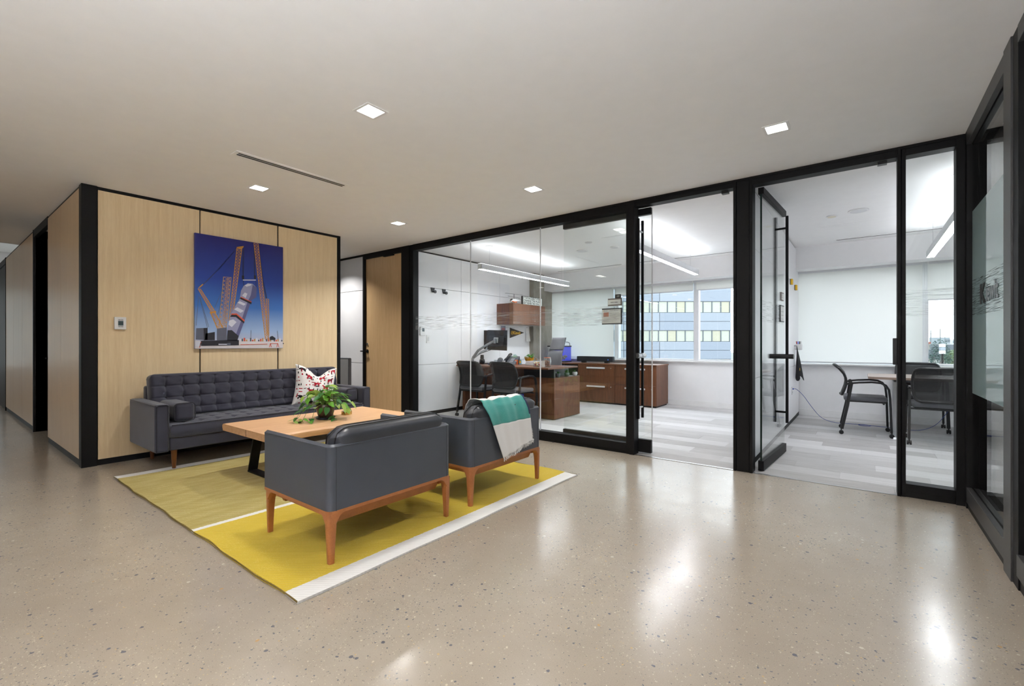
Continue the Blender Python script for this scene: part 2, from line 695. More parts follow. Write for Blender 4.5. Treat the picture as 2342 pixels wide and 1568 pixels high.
row = 0
y = 4.728
while y < 9.07:
    w = min(.25, 9.075 - y)
    x = -5.8 - (row * .37) % 1.0
    while x < 3.28:
        a, b = max(x, -5.8), min(x + 1.0, 3.29)
        if b - a > .02:
            o = bpy.data.objects.new('carpet_plank', plank_mesh(b - a, w))
            COL.objects.link(o)
            o.parent = floor2
            o.location = (a, y, random.choice((0, 0, .0006, .0012)))
        x += 1.0
    y += .25
    row += 1

ceiling = S(B(-10.35, 6, -6, 9.3, CEIL, CEIL + .16).build('ceiling', M['ceiling']), 'smooth off-white plaster ceiling')
S(B(-16, -10.35, -6, 6, 3.35, 3.45).build('ceiling', M['ceiling']), 'higher ceiling past the far corridor')
S(B(-10.45, -10.351, -6, 6, 2.74, 3.35).build('wall_upstand', M['white_wall']))
bk = B(-5.8, 3.3, 8.6, 8.92, 2.385, CEIL)
bk.box(-5.8, 3.3, 8.92, 9.3, 2.52, CEIL)
S(bk.build('ceiling', M['white_wall']), 'dropped bulkhead above the office windows')
S(B(-12, -6.0, 4.83, 5.0, -.12, CEIL).build('door_light_block', M['dark_trim']))  # unseen slab added to stop daylight leaking in around the door

# --- outer enclosure (behind and beside the camera)
S(B(-16, 6, -6.2, -6, 0, 3.4).build('wall_rear', plain('taupe_wall_paint', (128, 124, 120), .8)), 'plain wall behind the camera')
wq = B(-16.2, -16, -6, 6, 0, .7)
wq.box(-16.2, -16, -6, 6, 2.5, 3.4)
S(wq.build('wall_corridor_end', M['white_wall']), 'wall at the far end of the corridor')
w9 = struct('window_9', (-16.1, 0, .7), 'unseen window added at the far end of the corridor')  # unseen window added to give the corridor panels a bright reflection
B(-16.12, -16.11, -6, 6, .7, 2.5).build('pane', M['glass_dark'], w9)
B(-16.02, -16.015, -6, 6, .72, 2.5).build('shade_cloth', M['shade'], w9)  # cloth added to dim that reflection
for y_ in (-4.5, -3, -1.5, 0, 1.5, 3):
    B(-16.16, -16.06, y_ - .04, y_ + .04, .7, 2.5).build('frame_stile', M['alu'], w9)
S(B(-200, -16.6, -320, 320, -4.6, -4.4).build('ground', plain('street_ground', (116, 117, 110), .95, grain=.15)), 'street beyond the corridor window')
S(B(4.5, 4.7, -6, 4.66, 0, CEIL).build('wall_side_room', M['grey_panel']))
S(B(.72, 4.5, 4.66, 4.74, 0, CEIL).build('wall_side_room_back', M['white_wall']))
S(B(3.3, 3.45, 4.74, 9.3, 0, CEIL).build('wall_meeting_room_right', M['white_wall']))

# --- wood clad wall behind the sofa
wl = struct('wall_left', (-6.0, 2.3, 0), 'maple panelled wall behind the sofa')
B(-7.83, -5.988, .975, 3.70, 0, CEIL).build('core', M['dark_trim'], wl)
for y0, y1 in ((1.078, 1.944), (1.958, 2.812), (2.832, 3.652)):
    B(-5.988, -5.966, y0, y1, .058, 2.708).build('wood_panel', M['maple'], wl, bevel=.0015)
B(-5.988, -5.962, 3.658, 3.703, 0, CEIL).build('edge_trim', M['black_metal'], wl)
B(-6.062, -5.952, .955, 1.07, 0, CEIL).build('corner_post', M['black_metal'], wl, bevel=.002)
B(-5.988, -5.972, 1.07, 3.66, 0, .056).build('plinth', M['dark_trim'], wl)
B(-5.988, -5.968, 1.07, 3.66, 2.711, CEIL).build('head_trim', M['dark_trim'], wl)

# --- corridor wall at far left
wc = struct('wall_corridor', (-9, .97, 0), 'satin maple panelled corridor wall')
B(-13.5, -8.92, .975, 3.70, 0, CEIL).build('core', M['dark_trim'], wc)
B(-8.92, -7.83, 1.12, 3.70, 0, CEIL).build('core', M['dark_trim'], wc)
for x0, x1 in ((-6.995, -6.066), (-7.826, -7.002), (-10.072, -8.955), (-11.11, -10.08), (-12.155, -11.117)):
    B(x0, x1, .957, .976, .07, 2.715).build('wood_panel', M['maple_satin'], wc, bevel=.001)
for x0, x1 in ((-7.83, -6.06), (-12.16, -8.93)):
    B(x0, x1, .964, .98, 0, .066).build('plinth', M['dark_trim'], wc)
    B(x0, x1, .962, .98, 2.718, CEIL).build('head_trim', M['black_metal'], wc)
B(-8.955, -8.92, .95, 1.12, 0, CEIL).build('door_post', M['black_metal'], wc)
B(-12.2, -12.16, .95, 1.0, 0, CEIL).build('door_post', M['black_metal'], wc)
B(-8.92, -7.83, .955, 1.0, 2.64, CEIL).build('door_head', M['black_metal'], wc)
B(-13.5, -12.2, .955, 1.0, 2.64, CEIL).build('door_head', M['black_metal'], wc)
d4 = struct('door_4', (-8.4, 1.1, 0), 'black recessed corridor door')
B(-8.9, -7.86, 1.08, 1.118, .01, 2.63).build('leaf', M['black_metal'], d4)
MB().cyl((-8.75, 1.05, 1.0), (-8.6, 1.05, 1.0), .012).build('handle', M['black_metal'], d4)
d5 = struct('door_5', (-12.8, 1.0, 0), 'black opening at the end of the corridor wall')
B(-13.4, -12.22, .966, .974, .01, 2.63).build('leaf', M['black_metal'], d5)

# --- white panelled wall at the end of the side passage
wp = struct('wall_passage', (-8, 4.72, 0), 'white panelled wall at the end of the passage')
B(-12, -6.87, 4.72, 4.80, 0, CEIL).build('core', M['dark_trim'], wp)
for x0, x1 in ((-8.06, -6.872), (-9.27, -8.066), (-10.5, -9.276)):
    for z0, z1 in ((.03, .86), (.867, 2.122), (2.13, 2.705)):
        B(x0, x1, 4.70, 4.722, z0, z1).build('white_panel', M['white_panel'], wp, bevel=.001)
B(-12, -6.86, 4.695, 4.722, 2.71, CEIL).build('head_trim', M['black_metal'], wp)
o = thing('partition_screen', 'low grey screen panel standing in the side passage', 'screen', (-7.5, 4.5, 0))
B(-8.4, -6.98, 4.48, 4.53, .02, .94).build('panel', M['grey_panel'], o, bevel=.004)
B(-6.98, -6.965, 4.478, 4.532, 0, .945).build('end_trim', M['grey_plastic'], o)
B(-8.4, -6.98, 4.478, 4.532, .94, .952).build('top_trim', M['grey_plastic'], o)

# --- wooden door in a black frame
d1 = struct('door_1', (-6.3, 4.72, 0), 'maple veneered door in a black frame')
B(-6.82, -5.835, 4.725, 4.765, .01, 2.652).build('leaf', M['door_wood'], d1)
B(-6.87, -6.822, 4.69, 4.80, 0, CEIL).build('jamb', M['black_metal'], d1, bevel=.002)
B(-6.822, -5.81, 4.692, 4.80, 2.655, CEIL).build('head', M['black_metal'], d1)
B(-6.3, -6.05, 4.69, 4.73, 2.635, 2.655).build('closer', M['black_metal'], d1)
h = MB()
h.cyl((-6.775, 4.725, 1.07), (-6.775, 4.715, 1.07), .032, n=20)
h.cyl((-6.775, 4.72, 1.07), (-6.775, 4.67, 1.07), .012)
h.box(-6.90, -6.765, 4.662, 4.682, 1.06, 1.08)
h.build('lever_handle', M['black_metal'], d1, smooth=True)
h = MB()
h.cyl((-6.775, 4.726, 1.19), (-6.775, 4.712, 1.19), .022, n=20)
h.cyl((-6.775, 4.712, 1.19), (-6.775, 4.708, 1.19), .012, n=16)
h.build('lock_cylinder', M['steel'], d1, smooth=True)

# --- glazed office front
wb = struct('wall_back', (-2.5, 4.75, 0), 'black framed glass front of the two offices')
BM = M['black_metal']


def fr(n, x0, x1, y0, y1, z0, z1, m=BM, bv=.002):
    return B(x0, x1, y0, y1, z0, z1).build(n, m, wb, bevel=bv)


fr('post', -5.835, -5.645, 4.69, 4.81, 0, CEIL)
fr('post', -5.643, -5.56, 4.70, 4.81, 0, CEIL)
fr('header', -5.56, -2.05, 4.70, 4.81, 2.648, CEIL)
fr('header_cap', -5.56, .59, 4.692, 4.70, 2.716, CEIL)
fr('base_rail', -5.56, -2.05, 4.70, 4.81, .035, .118)
fr('base_plinth', -5.56, -2.05, 4.708, 4.80, 0, .036)
fr('post', -2.05, -2.012, 4.70, 4.815, 0, CEIL)
fr('post', -2.008, -1.955, 4.688, 4.815, 0, CEIL)
fr('header', -1.955, -.973, 4.70, 4.81, 2.672, CEIL)
fr('post', -.975, -.952, 4.69, 4.83, 0, CEIL)
fr('post', -.948, -.842, 4.70, 4.83, 0, CEIL)
fr('post', -.838, -.812, 4.69, 4.83, 0, CEIL)
fr('header', -.812, .21, 4.70, 4.81, 2.664, CEIL)
fr('post', .21, .232, 4.69, 4.82, 0, CEIL)
fr('post', .236, .262, 4.70, 4.82, 0, CEIL)
fr('header', .262, .545, 4.70, 4.81, 2.664, CEIL)
fr('base_rail', .262, .545, 4.70, 4.81, .05, .105)
fr('base_plinth', .262, .545, 4.71, 4.80, 0, .05)
fr('post', .545, .60, 4.695, 4.82, 0, CEIL)
for x0, x1 in ((-5.56, -4.399), (-4.395, -3.213), (-3.209, -2.05)):
    fr('glass_pane', x0, x1, 4.752, 4.762, .115, 2.65, M['glass'], 0)
fr('glass_pane', .262, .545, 4.752, 4.762, .10, 2.666, M['glass'], 0)
for x in (-4.397, -3.211):
    fr('glass_joint', x - .0045, x + .0045, 4.75, 4.764, .118, 2.648, M['alu'], 0)
for x0, x1 in ((-5.56, -2.05), (.262, .545)):
    B(x0, x1, 4.7485, 4.7505, 1.41, 1.62).build('line_film', M['lines'], wb)
fr('threshold', -1.955, -.975, 4.70, 4.726, -.002, .004, M['steel'], 0)
fr('threshold', -.812, .21, 4.70, 4.726, -.002, .004, M['steel'], 0)
B(.184, .211, 4.70, 4.752, 1.03, 1.24).build('lock_keeper', M['black_plastic'], wb, bevel=.004)
for x in (-1.06, .12):
    B(x - .03, x + .03, 4.74, 4.79, 2.645, 2.675).build('strike', M['black_plastic'], wb)

# sliding glass door of the first office
d2 = struct('door_2', (-2.4, 4.85, 0), 'sliding glass door with long black pull bars')
B(-2.92, -1.815, 4.84, 4.852, .03, 2.672).build('glass_pane', M['glass'], d2)
B(-2.922, -1.82, 4.822, 4.87, .012, .155).build('bottom_rail', BM, d2, bevel=.002)
B(-2.922, -1.82, 4.822, 4.87, 2.60, 2.672).build('top_rail', BM, d2, bevel=.002)
B(-1.818, -1.811, 4.838, 4.854, .155, 2.60).build('glass_edge', M['alu'], d2)
for yy in (4.785, 4.905):
    B(-1.957, -1.933, yy - .012, yy + .012, .378, 2.56).build('pull_bar', BM, d2, bevel=.002)
for zz in (.5, 2.43):
    MB().cyl((-1.945, 4.785, zz), (-1.945, 4.905, zz), .011).build('standoff', M['steel'], d2, smooth=True)
h = MB()
h.cyl((-1.945, 4.745, 1.067), (-1.945, 4.84, 1.067), .028, n=20)
h.cyl((-1.945, 4.852, 1.067), (-1.945, 4.95, 1.067), .028, n=20)
h.build('lock', M['steel'], d2, smooth=True)
B(-2.92, -2.05, 4.8375, 4.8395, 1.41, 1.62).build('line_film', M['lines'], d2)

# pivoting glass door of the meeting room, standing open
d3 = struct('door_3', (0, 0, 0), 'open pivoting glass door with black pull bars')
B(-.006, .006, .0, 1.04, .05, 2.66).build('glass_pane', M['glass'], d3)
B(-.024, .024, -.01, 1.03, .008, .098).build('bottom_rail', BM, d3, bevel=.002)
B(-.024, .024, -.01, 1.03, 2.60, 2.662).build('top_rail', BM, d3, bevel=.002)
B(-.008, .008, -.003, .002, .09, 2.60).build('glass_edge', plain('dark_glass_edge', (16, 40, 36), .2), d3)
for xx in (-.058, .058):
    B(xx - .013, xx + .013, .862, .888, .345, 2.57).build('pull_bar', BM, d3, bevel=.002)
for zz in (.46, 2.44):
    MB().cyl((-.058, .875, zz), (.058, .875, zz), .011).build('standoff', BM, d3, smooth=True)
MB().cyl((-.12, .875, 1.06), (.12, .875, 1.06), .026, n=20).build('lock', M['black_plastic'], d3, smooth=True)
B(-.009, -.0075, .03, 1.03, 1.41, 1.62).build('line_film', M['lines'], d3)
d3.location = (-.762, 4.828, 0)
d3.rotation_euler = (0, 0, -.0597)

# --- glazed wall at the right, with film and logo
wr = struct('wall_right', (.65, 4.0, 0), 'black framed glass wall beside the entrance')


def rr_(n, x0, x1, y0, y1, z0, z1, m=BM, bv=.002):
    return B(x0, x1, y0, y1, z0, z1).build(n, m, wr, bevel=bv)


GR = plain('lit_black_frame', (64, 63, 64), .38, spec=.5)  # black frame painted grey for the light on its faces
GX = .625
rr_('corner_post', .592, .72, 4.645, 4.69, 0, CEIL)
rr_('header', .592, GX - .004, 3.50, 4.645, 2.64, CEIL, GR)
rr_('header', GX - .001, .72, 3.50, 4.645, 2.63, CEIL)
rr_('base_rail', .592, GX - .004, 3.50, 4.645, .045, .155, GR)
rr_('base_rail', GX - .001, .72, 3.50, 4.645, .045, .150, GR)
rr_('base_plinth', .60, .70, 3.50, 4.645, 0, .045, M['dark_trim'])
rr_('post', .586, .72, 3.35, 3.50, 0, CEIL, GR)
rr_('post', .594, .72, 3.25, 3.346, 0, CEIL)
rr_('header', .592, .72, -1.5, 3.25, 2.655, CEIL, GR)
rr_('base_rail', .588, .72, -1.5, 3.25, .07, .175, GR)
rr_('base_plinth', .60, .70, -1.5, 3.25, 0, .07, M['dark_trim'])
rr_('black_panel', .64, .70, -1.5, 3.25, .175, 2.655, BM, 0)
rr_('post', .585, .72, -1.7, -1.5, 0, CEIL)
B(.6, .72, -6, -1.7, 0, CEIL).build('solid_wall', M['white_wall'], wr)
rr_('glass_pane', GX, GX + .01, 3.50, 4.645, .15, 2.645, M['glass'], 0)
rr_('film', GX - .0022, GX - .0012, 3.502, 4.643, .84, 2.15, M['film'], 0)
B(GX - .0035, GX - .0028, 3.502, 4.643, 1.39, 1.65).build('line_film', M['lines_dark'], wr)
text_mesh('K', .17, face_mx(GX - .005, 4.36, 1.52), M['ink'], 'logo_letter', wr, depth=.0005, sx=1.45, bold=.008)
text_mesh('iewit', .17, face_mx(GX - .005, 4.17, 1.52), plain('reflection_washed_logo', (128, 136, 142), .5), 'logo_letters', wr, depth=.0005, sx=1.0, bold=.004)  # bright reflection washing over these letters is put into their grey

# --- first office: left wall panels, column, partition, exterior wall
wo = struct('wall_office_left', (-5.85, 6.4, 0), 'white panelled wall of the first office')
B(-6.0, -5.818, 4.81, 8.17, 0, CEIL).build('core', M['dark_trim'], wo)
for y0, y1 in ((4.815, 6.022), (6.028, 7.132), (7.138, 8.167)):
    for z0, z1 in ((.06, .848), (.853, 2.142), (2.147, 2.712)):
        B(-5.82, -5.80, y0, y1, z0, z1).build('white_panel', M['white_panel'], wo, bevel=.001)
B(-5.82, -5.803, 4.815, 8.17, 0, .058).build('plinth', M['dark_trim'], wo)
S(B(-6.4, -5.70, 8.17, 8.92, 0, CEIL).build('wall_column', M['raw_concrete']), 'bare concrete column beside the office window')
wm = struct('wall_partition', (-.91, 6.9, 0), 'white partition between the two offices')
B(-.955, -.875, 4.83, 9.05, 0, CEIL).build('core', M['dark_trim'], wm)
for y0, y1 in ((4.83, 6.05), (6.056, 7.3), (7.306, 8.6)):
    for z0, z1 in ((.06, .848), (.853, 2.142), (2.147, 2.712)):
        for xa, xb in ((-.876, -.86), (-.97, -.954)):
            B(xa, xb, y0, y1, z0, z1).build('white_panel', M['white_panel'], wm, bevel=.001)
B(-.876, -.864, 4.83, 9.05, 0, .058).build('plinth', M['dark_trim'], wm)
B(-.965, -.865, 8.6, 9.05, 0, 2.4).build('end_panel', M['white_panel'], wm)

we = struct('wall_exterior', (-1.2, 9.15, 0), 'white wall below the office windows')
B(-6.4, 3.45, 9.08, 9.3, 0, .85).build('parapet', M['white_wall'], we)
B(-6.4, 3.45, 9.08, 9.3, 2.42, 2.52).build('lintel', M['white_wall'], we)
B(-6.4, -5.86, 9.08, 9.3, .85, 2.42).build('pier', M['white_wall'], we)
for i, (x0, x1) in enumerate(((-5.8, -.965), (-.865, 3.3))):
    o = B(x0, x1, 9.066, 9.082, 0, .105).build('baseboard_office' if i == 0 else 'baseboard_meeting_room', M['white_plastic'], None, bevel=.002)
    S(o, 'white baseboard under the %s window' % ('office' if i == 0 else 'meeting room'))
    o = B(x0, x1, 8.99, 9.12, .848, .872).build('trim_%d' % (i + 1), M['white_plastic'], None, bevel=.003)
    S(o, 'white window sill of the %s' % ('first office' if i == 0 else 'meeting room'))
bays = [(-5.83, -4.175), (-4.175, -2.54), (-2.54, -.90), (-.90, .714), (.714, 2.35), (2.35, 3.3)]
for i, (x0, x1) in enumerate(bays):
    wn = struct('window_%d' % (i + 1), ((x0 + x1) / 2, 9.13, .87))
    AL = M['alu']
    B(x0, x0 + .045, 9.08, 9.2, .872, 2.42).build('frame_stile', AL, wn, bevel=.002)
    B(x1 - .045, x1, 9.08, 9.2, .872, 2.42).build('frame_stile', AL, wn, bevel=.002)
    B(x0 + .045, x1 - .045, 9.09, 9.2, .872, .90).build('frame_rail', AL, wn, bevel=.002)
    B(x0 + .045, x1 - .045, 9.09, 9.2, 2.37, 2.42).build('frame_rail', AL, wn, bevel=.002)
    B(x0 + .045, x1 - .045, 9.14, 9.15, .90, 2.37).build('pane', M['glass_dark'], wn)

shade_info = [(.905, 'fully lowered white roller shade behind the office desk'), (2.22, 'raised roller shade of the middle office window'),
              (2.22, 'raised roller shade of the office window nearest the partition'), (.905, 'fully lowered cream roller shade of the meeting room'),
              (1.845, 'half lowered roller shade behind the meeting room chairs'), (1.845, 'half lowered roller shade in the far meeting room corner')]
for (x0, x1), (zb, lab) in zip(bays, shade_info):
    r = thing('roller_shade', lab, 'roller shade', ((x0 + x1) / 2, 8.99, 2.4), 'roller shades of the office windows')
    B(x0 + .035, x1 - .035, 8.93, 8.938, 2.352, 2.5).build('fascia', M['alu'], r)
    B(x0 + .035, x1 - .035, 8.938, 9.02, 2.44, 2.5).build('roller', M['alu'], r)
    B(x0 + .028, x1 - .028, 8.995, 8.997, zb, 2.48).build('cloth', M['shade'], r)
    B(x0 + .028, x1 - .028, 8.99, 9.002, zb - .018, zb).build('hem_bar', M['alu'], r)

# ================================================================== outside
ex = S(B(-16.5, 150, 9.6, 320, -4.6, -4.4).build('ground', plain('outdoor_ground', (116, 117, 110), .95, grain=.15)), 'pavement and lawns outside the windows')
# neighbouring office block: facade square to the line of sight, 60 m away
Vd = Vector((-sin(YAW), cos(YAW), 0))
Rd = Vector((cos(YAW), sin(YAW), 0))
DB = 60.0
bl = thing('office_building', 'pale blue panelled office block outside the office window', 'building', tuple(Vd * DB + Rd * 10 + Vector((0, 0, -4.4))))
MF = Matrix(((Rd.x, -Vd.x, 0, 0), (Rd.y, -Vd.y, 0, 0), (0, 0, 1, 0), (0, 0, 0, 1)))  # local x right, y towards camera, z up
MF.translation = Vd * DB
k = DB / 1045.0


def zpx(py):
    return 1.195 + (786 - py) * k


def xpx(px):
    return (px - 1171) * k


clad = plain('blue_white_cladding', (141, 148, 158), .6, grain=.04)
clad2 = plain('blue_grey_cladding', (133, 141, 153), .6, grain=.04)
bglass = plain('green_sky_reflection', (160, 164, 152), .15, spec=.6, grain=.06)  # sky reflected in the block's panes is put into both glazing colours
bglass2 = plain('warm_sky_reflection', (160, 158, 138), .15, spec=.6, grain=.06)
bmull = plain('dark_mullion', (84, 92, 100), .5)
XL, XR = -26.0, xpx(1672.6)
MB().box(XL, XR, -12, -.25, -4.4, 16, MF).build('body', clad2, bl)
bands = [(zpx(560), zpx(688.5)), (zpx(714.8), zpx(754.8)), (zpx(781), zpx(820.5)), (zpx(847), zpx(880))]
for bi, (zt, zb) in enumerate(bands):
    px = 1672.6
    j = 0
    while xpx(px) > XL:
        x1 = xpx(px)
        x0 = max(XL, xpx(px - 82))
        zm = (zt + zb) / 2
        for (za, zc) in ((zm + .03, zt), (zb, zm - .03)):
            MB().box(x0 + .03, x1 - .03, -.25, 0, za, zc, MF).build('cladding_panel', clad if (j + bi) % 2 else clad2, bl)
        px -= 82
        j += 1
for bi, (zt, zb) in enumerate(((zpx(688.5), zpx(714.8)), (zpx(754.8), zpx(781)), (zpx(820.5), zpx(847)))):
    px = 1669.8
    j = 0
    while xpx(px) > XL + 2:
        x1, x0 = xpx(px), xpx(px - 20.4)
        w_ = MB().box(x0 + .06, x1 - .06, -.22, -.12, zb + .06, zt - .06, MF).build('window', bglass2 if (j * 7 + bi * 3) % 5 == 0 else bglass, bl)
        MB().box(x1 - .06, x1 + .06, -.22, -.06, zb, zt, MF).build('mullion', bmull, bl)
        px -= 20.4
        j += 1
    MB().box(XL, XR, -.24, -.05, zt - .06, zt + .02, MF).build('window_head', bmull, bl)


def tree(loc, h, r, label, mat, n=240, seed=1):
    rnd = random.Random(seed)
    t_ = thing('tree', label, 'tree', loc, 'trees outside the meeting room window')
    tr_ = MB()
    tr_.cyl(loc, (loc[0], loc[1], loc[2] + h * .6), r * .08, r * .04, 8)
    for q in range(5):
        a_ = q * 1.3
        tr_.cyl((loc[0], loc[1], loc[2] + h * .35), (loc[0] + r * .6 * cos(a_), loc[1] + r * .6 * sin(a_), loc[2] + h * .7), r * .03, r * .012, 6)
    tr_.build('trunk', M['leg_wood'], t_)
    c = MB()
    for q in range(n * 14):
        u = rnd.uniform(-1, 1)
        a_ = rnd.uniform(0, 2 * pi)
        s_ = rnd.uniform(.55, 1)
        p = Vector((sqrt(1 - u * u) * cos(a_) * r * s_, sqrt(1 - u * u) * sin(a_) * r * s_, (u * .5 * s_ + .6) * h * .8 + h * .1))
        if rnd.random() < .25:
            p *= .98
        p += Vector(loc)
        e = Matrix.Rotation(rnd.uniform(0, 6), 3, 'Z') @ Matrix.Rotation(rnd.uniform(-1, 1), 3, 'X')
        s2 = r * .055
        c.add([p + e @ Vector(w) * s2 for w in ((-1, -.6, 0), (1, -.6, 0), (1, .6, .3), (-1, .6, .3))], [(0, 1, 2, 3)])
    o = c.build('foliage', mat, t_)
    o['kind'] = 'stuff'
    return t_


g1 = plain('leaf_green', (84, 118, 68), .8, grain=.25)
g2 = plain('dark_spruce_green', (62, 88, 80), .85, grain=.2)
g3 = plain('pale_leaf_green', (120, 140, 94), .8, grain=.2)


def out_at(px, d):
    """ground point d metres away along the bearing of an image column"""
    a_ = (px - 1171) / 1045.0
    w = (Vd + Rd * a_) * d
    return (w.x, w.y, -4.4)


tree(out_at(2138, 26), 4.3, .95, 'round green tree just left of the sign post outside', g1, seed=2)
tree(out_at(2149, 44), 6.2, 1.0, 'dark spruce behind the sign outside', g2, seed=3)
tree(out_at(2164, 20), 3.4, .7, 'green bush tree at the foot of the street outside', g1, seed=4)
tree(out_at(2186, 24), 3.3, .8, 'low green tree right of the sign post outside', g1, seed=5)
tree(out_at(2182, 90), 4.6, 1.6, 'pale green tree beside the parking lot outside', g3, seed=6)
tree(out_at(2118, 22), 3.0, .8, 'pale shrub at the left edge of the street view', g3, seed=8)


def hedge(px0, px1, d, h, label, seed):
    p0, p1 = Vector(out_at(px0, d)), Vector(out_at(px1, d))
    r = thing('hedge', label, 'hedge', tuple((p0 + p1) / 2))
    rn_ = random.Random(seed)
    mb = MB()
    for q in range(3600):
        u = rn_.random()
        p = p0.lerp(p1, u) + Vector((rn_.uniform(-.8, .8), rn_.uniform(-.8, .8), 0))
        p.z += h * (.15 + .85 * rn_.random()) * (1 + .06 * sin(u * 60))
        e = Matrix.Rotation(rn_.uniform(0, 6), 3, 'Z') @ Matrix.Rotation(rn_.uniform(-1, 1), 3, 'X')
        mb.add([p + e @ Vector(w) * .17 for w in ((-1, -.6, 0), (1, -.6, 0), (1, .6, .3), (-1, .6, .3))], [(0, 1, 2, 3)])
    o = mb.build('foliage', g1, r)
    o['kind'] = 'stuff'
    st = MB()
    for q in range(24):
        p = p0.lerp(p1, (q + .5) / 24)
        st.cyl(p, p + Vector((0, 0, h * .7)), .05, .03, 6)
    o = st.build('stems', M['leg_wood'], r)
    o['kind'] = 'stuff'


hedge(1400, 1700, 31, 3.6, 'green hedge along the foot of the neighbouring office block', 5)
hedge(1800, 2112, 36, 3.35, 'green hedge seen under the lowered meeting room shade', 6)

sg = thing('street_sign', 'tall pylon sign on a dark post outside', 'sign', out_at(2155, 30))
a0 = Vector(out_at(2155, 30))
MB().box(-.05, .05, -.05, .05, 0, 5.05, Matrix.Translation(a0)).build('post', M['black_metal'], sg)
MS = Matrix(((Rd.x, -Vd.x, 0, a0.x), (Rd.y, -Vd.y, 0, a0.y), (0, 0, 1, a0.z), (0, 0, 0, 1)))
for i in range(3):
    MB().box(-.16, .16, -.06, .06, 4.95 + i * .22, 5.15 + i * .22, MS).build('sign_panel', M['white_panel'] if i != 1 else clad, sg)
for px, d, hh in ((2129, 120, 9.2), (2150.5, 120, 9.6), (2161, 200, 10.5)):
    p = out_at(px, d)
    u = thing('utility_pole', {2129: 'left tall utility pole on the skyline', 2150.5: 'tall utility pole rising behind the spruce', 2161: 'faint distant utility pole on the skyline'}[px], 'pole', p, 'utility poles on the skyline')
    MB().cyl(p, (p[0], p[1], p[2] + hh), .13, .09, 8).build('mast', plain('grey_pole', (104, 110, 114), .7), u)
    MB().box(-.9, .9, -.06, .06, hh - 1.0, hh - .88, Matrix.Translation(p)).build('crossarm', M['grey_panel'], u)


def house(px0, px1, d, z0, z1, mat, label, roofm, seed=0):
    p0, p1 = Vector(out_at(px0, d)), Vector(out_at(px1, d))
    c_ = (p0 + p1) / 2
    hw = (p1 - p0).length / 2
    b_ = thing('distant_building', label, 'building', tuple(c_), 'buildings on the skyline')
    Mh = Matrix(((Rd.x, -Vd.x, 0, c_.x), (Rd.y, -Vd.y, 0, c_.y), (0, 0, 1, c_.z), (0, 0, 0, 1)))
    MB().box(-hw, hw, -8, 0, 0, z1 + 4.4, Mh).build('wall', mat, b_)
    MB().box(-hw - .1, hw + .1, -8.1, .1, z1 + 4.4, z1 + 4.7, Mh).build('roof', roofm, b_)
    n_ = max(2, int(hw * 2 / 3))
    for q in range(n_):
        x_ = -hw + (q + .5) * 2 * hw / n_
        MB().box(x_ - .6, x_ + .6, 0, .05, max(.5, z1 + 4.4 - 2.2), z1 + 4.4 - .9, Mh).build('window', bmull, b_)
    return b_


house(2131, 2215, 160, 0, .9, plain('grey_render', (88, 94, 102), .8), 'long grey building on the skyline outside', M['grey_panel'])
house(2160, 2173, 220, 0, 4.2, plain('pale_render', (134, 142, 148), .8), 'pale taller block on the skyline outside', M['alu'])
house(2108, 2126, 70, 0, 1.2, plain('cream_render', (140, 134, 124), .8), 'cream house with a red roof at the left of the street view', plain('red_roof', (136, 74, 56), .8))
house(2176, 2260, 300, 0, 4.0, plain('haze_render', (136, 146, 154), .8), 'hazy far building at the right of the skyline', M['alu'])
for i, (px, d) in enumerate(((2172, 62), (2181, 66), (2190, 70))):
    p = Vector(out_at(px, d))
    c_ = thing('parked_car', ['leftmost white car on the street outside', 'middle white car on the street outside', 'rightmost white car on the street outside'][i], 'car', tuple(p), 'cars on the street outside')
    MS2 = Matrix(((Rd.x, -Vd.x, 0, p.x), (Rd.y, -Vd.y, 0, p.y), (0, 0, 1, p.z), (0, 0, 0, 1)))
    MB().prism([(-2.1, .3), (2.1, .3), (2.1, .8), (1.3, .95), (.7, 1.45), (-1.0, 1.45), (-1.6, .95), (-2.1, .85)], 1.7, MS2 @ Matrix.Rotation(pi / 2, 4, 'X')).build('body', M['white_plastic'], c_, bevel=.05)
    for q in (-1.3, 1.3):
        MB().cyl(MS2 @ Vector((q, .05, .33)), MS2 @ Vector((q, -.15, .33)), .33, n=14).build('wheel', M['black_plastic'], c_)

# ================================================================== lamps
def downlight(x, y, label, k=1.0):
    r = thing('downlight', label, 'downlight', (x, y, CEIL), 'square recessed ceiling downlights')
    a, b = .082, .064
    tr = MB()
    for (x0, x1, y0, y1) in ((-a, a, -a, -b), (-a, a, b, a), (-a, -b, -b, b), (b, a, -b, b)):
        tr.box(x + x0, x + x1, y + y0, y + y1, CEIL - .004, CEIL)
    tr.build('trim', M['white_plastic'], r)
    B(x - b, x + b, y - b, y + b, CEIL - .0025, CEIL - .0005).build('lens', M['lens'], r)
    ld = bpy.data.lights.new('downlight_lamp', 'AREA')
    ld.shape = 'SQUARE'
    ld.size = .12
    ld.energy = DOWN_W * k
    ld.spread = radians(125)
    ld.color = (1.0, .975, .945)
    lo = bpy.data.objects.new('lamp', ld)
    COL.objects.link(lo)
    lo.parent = r
    lo.location = (0, 0, -.006)
    return r


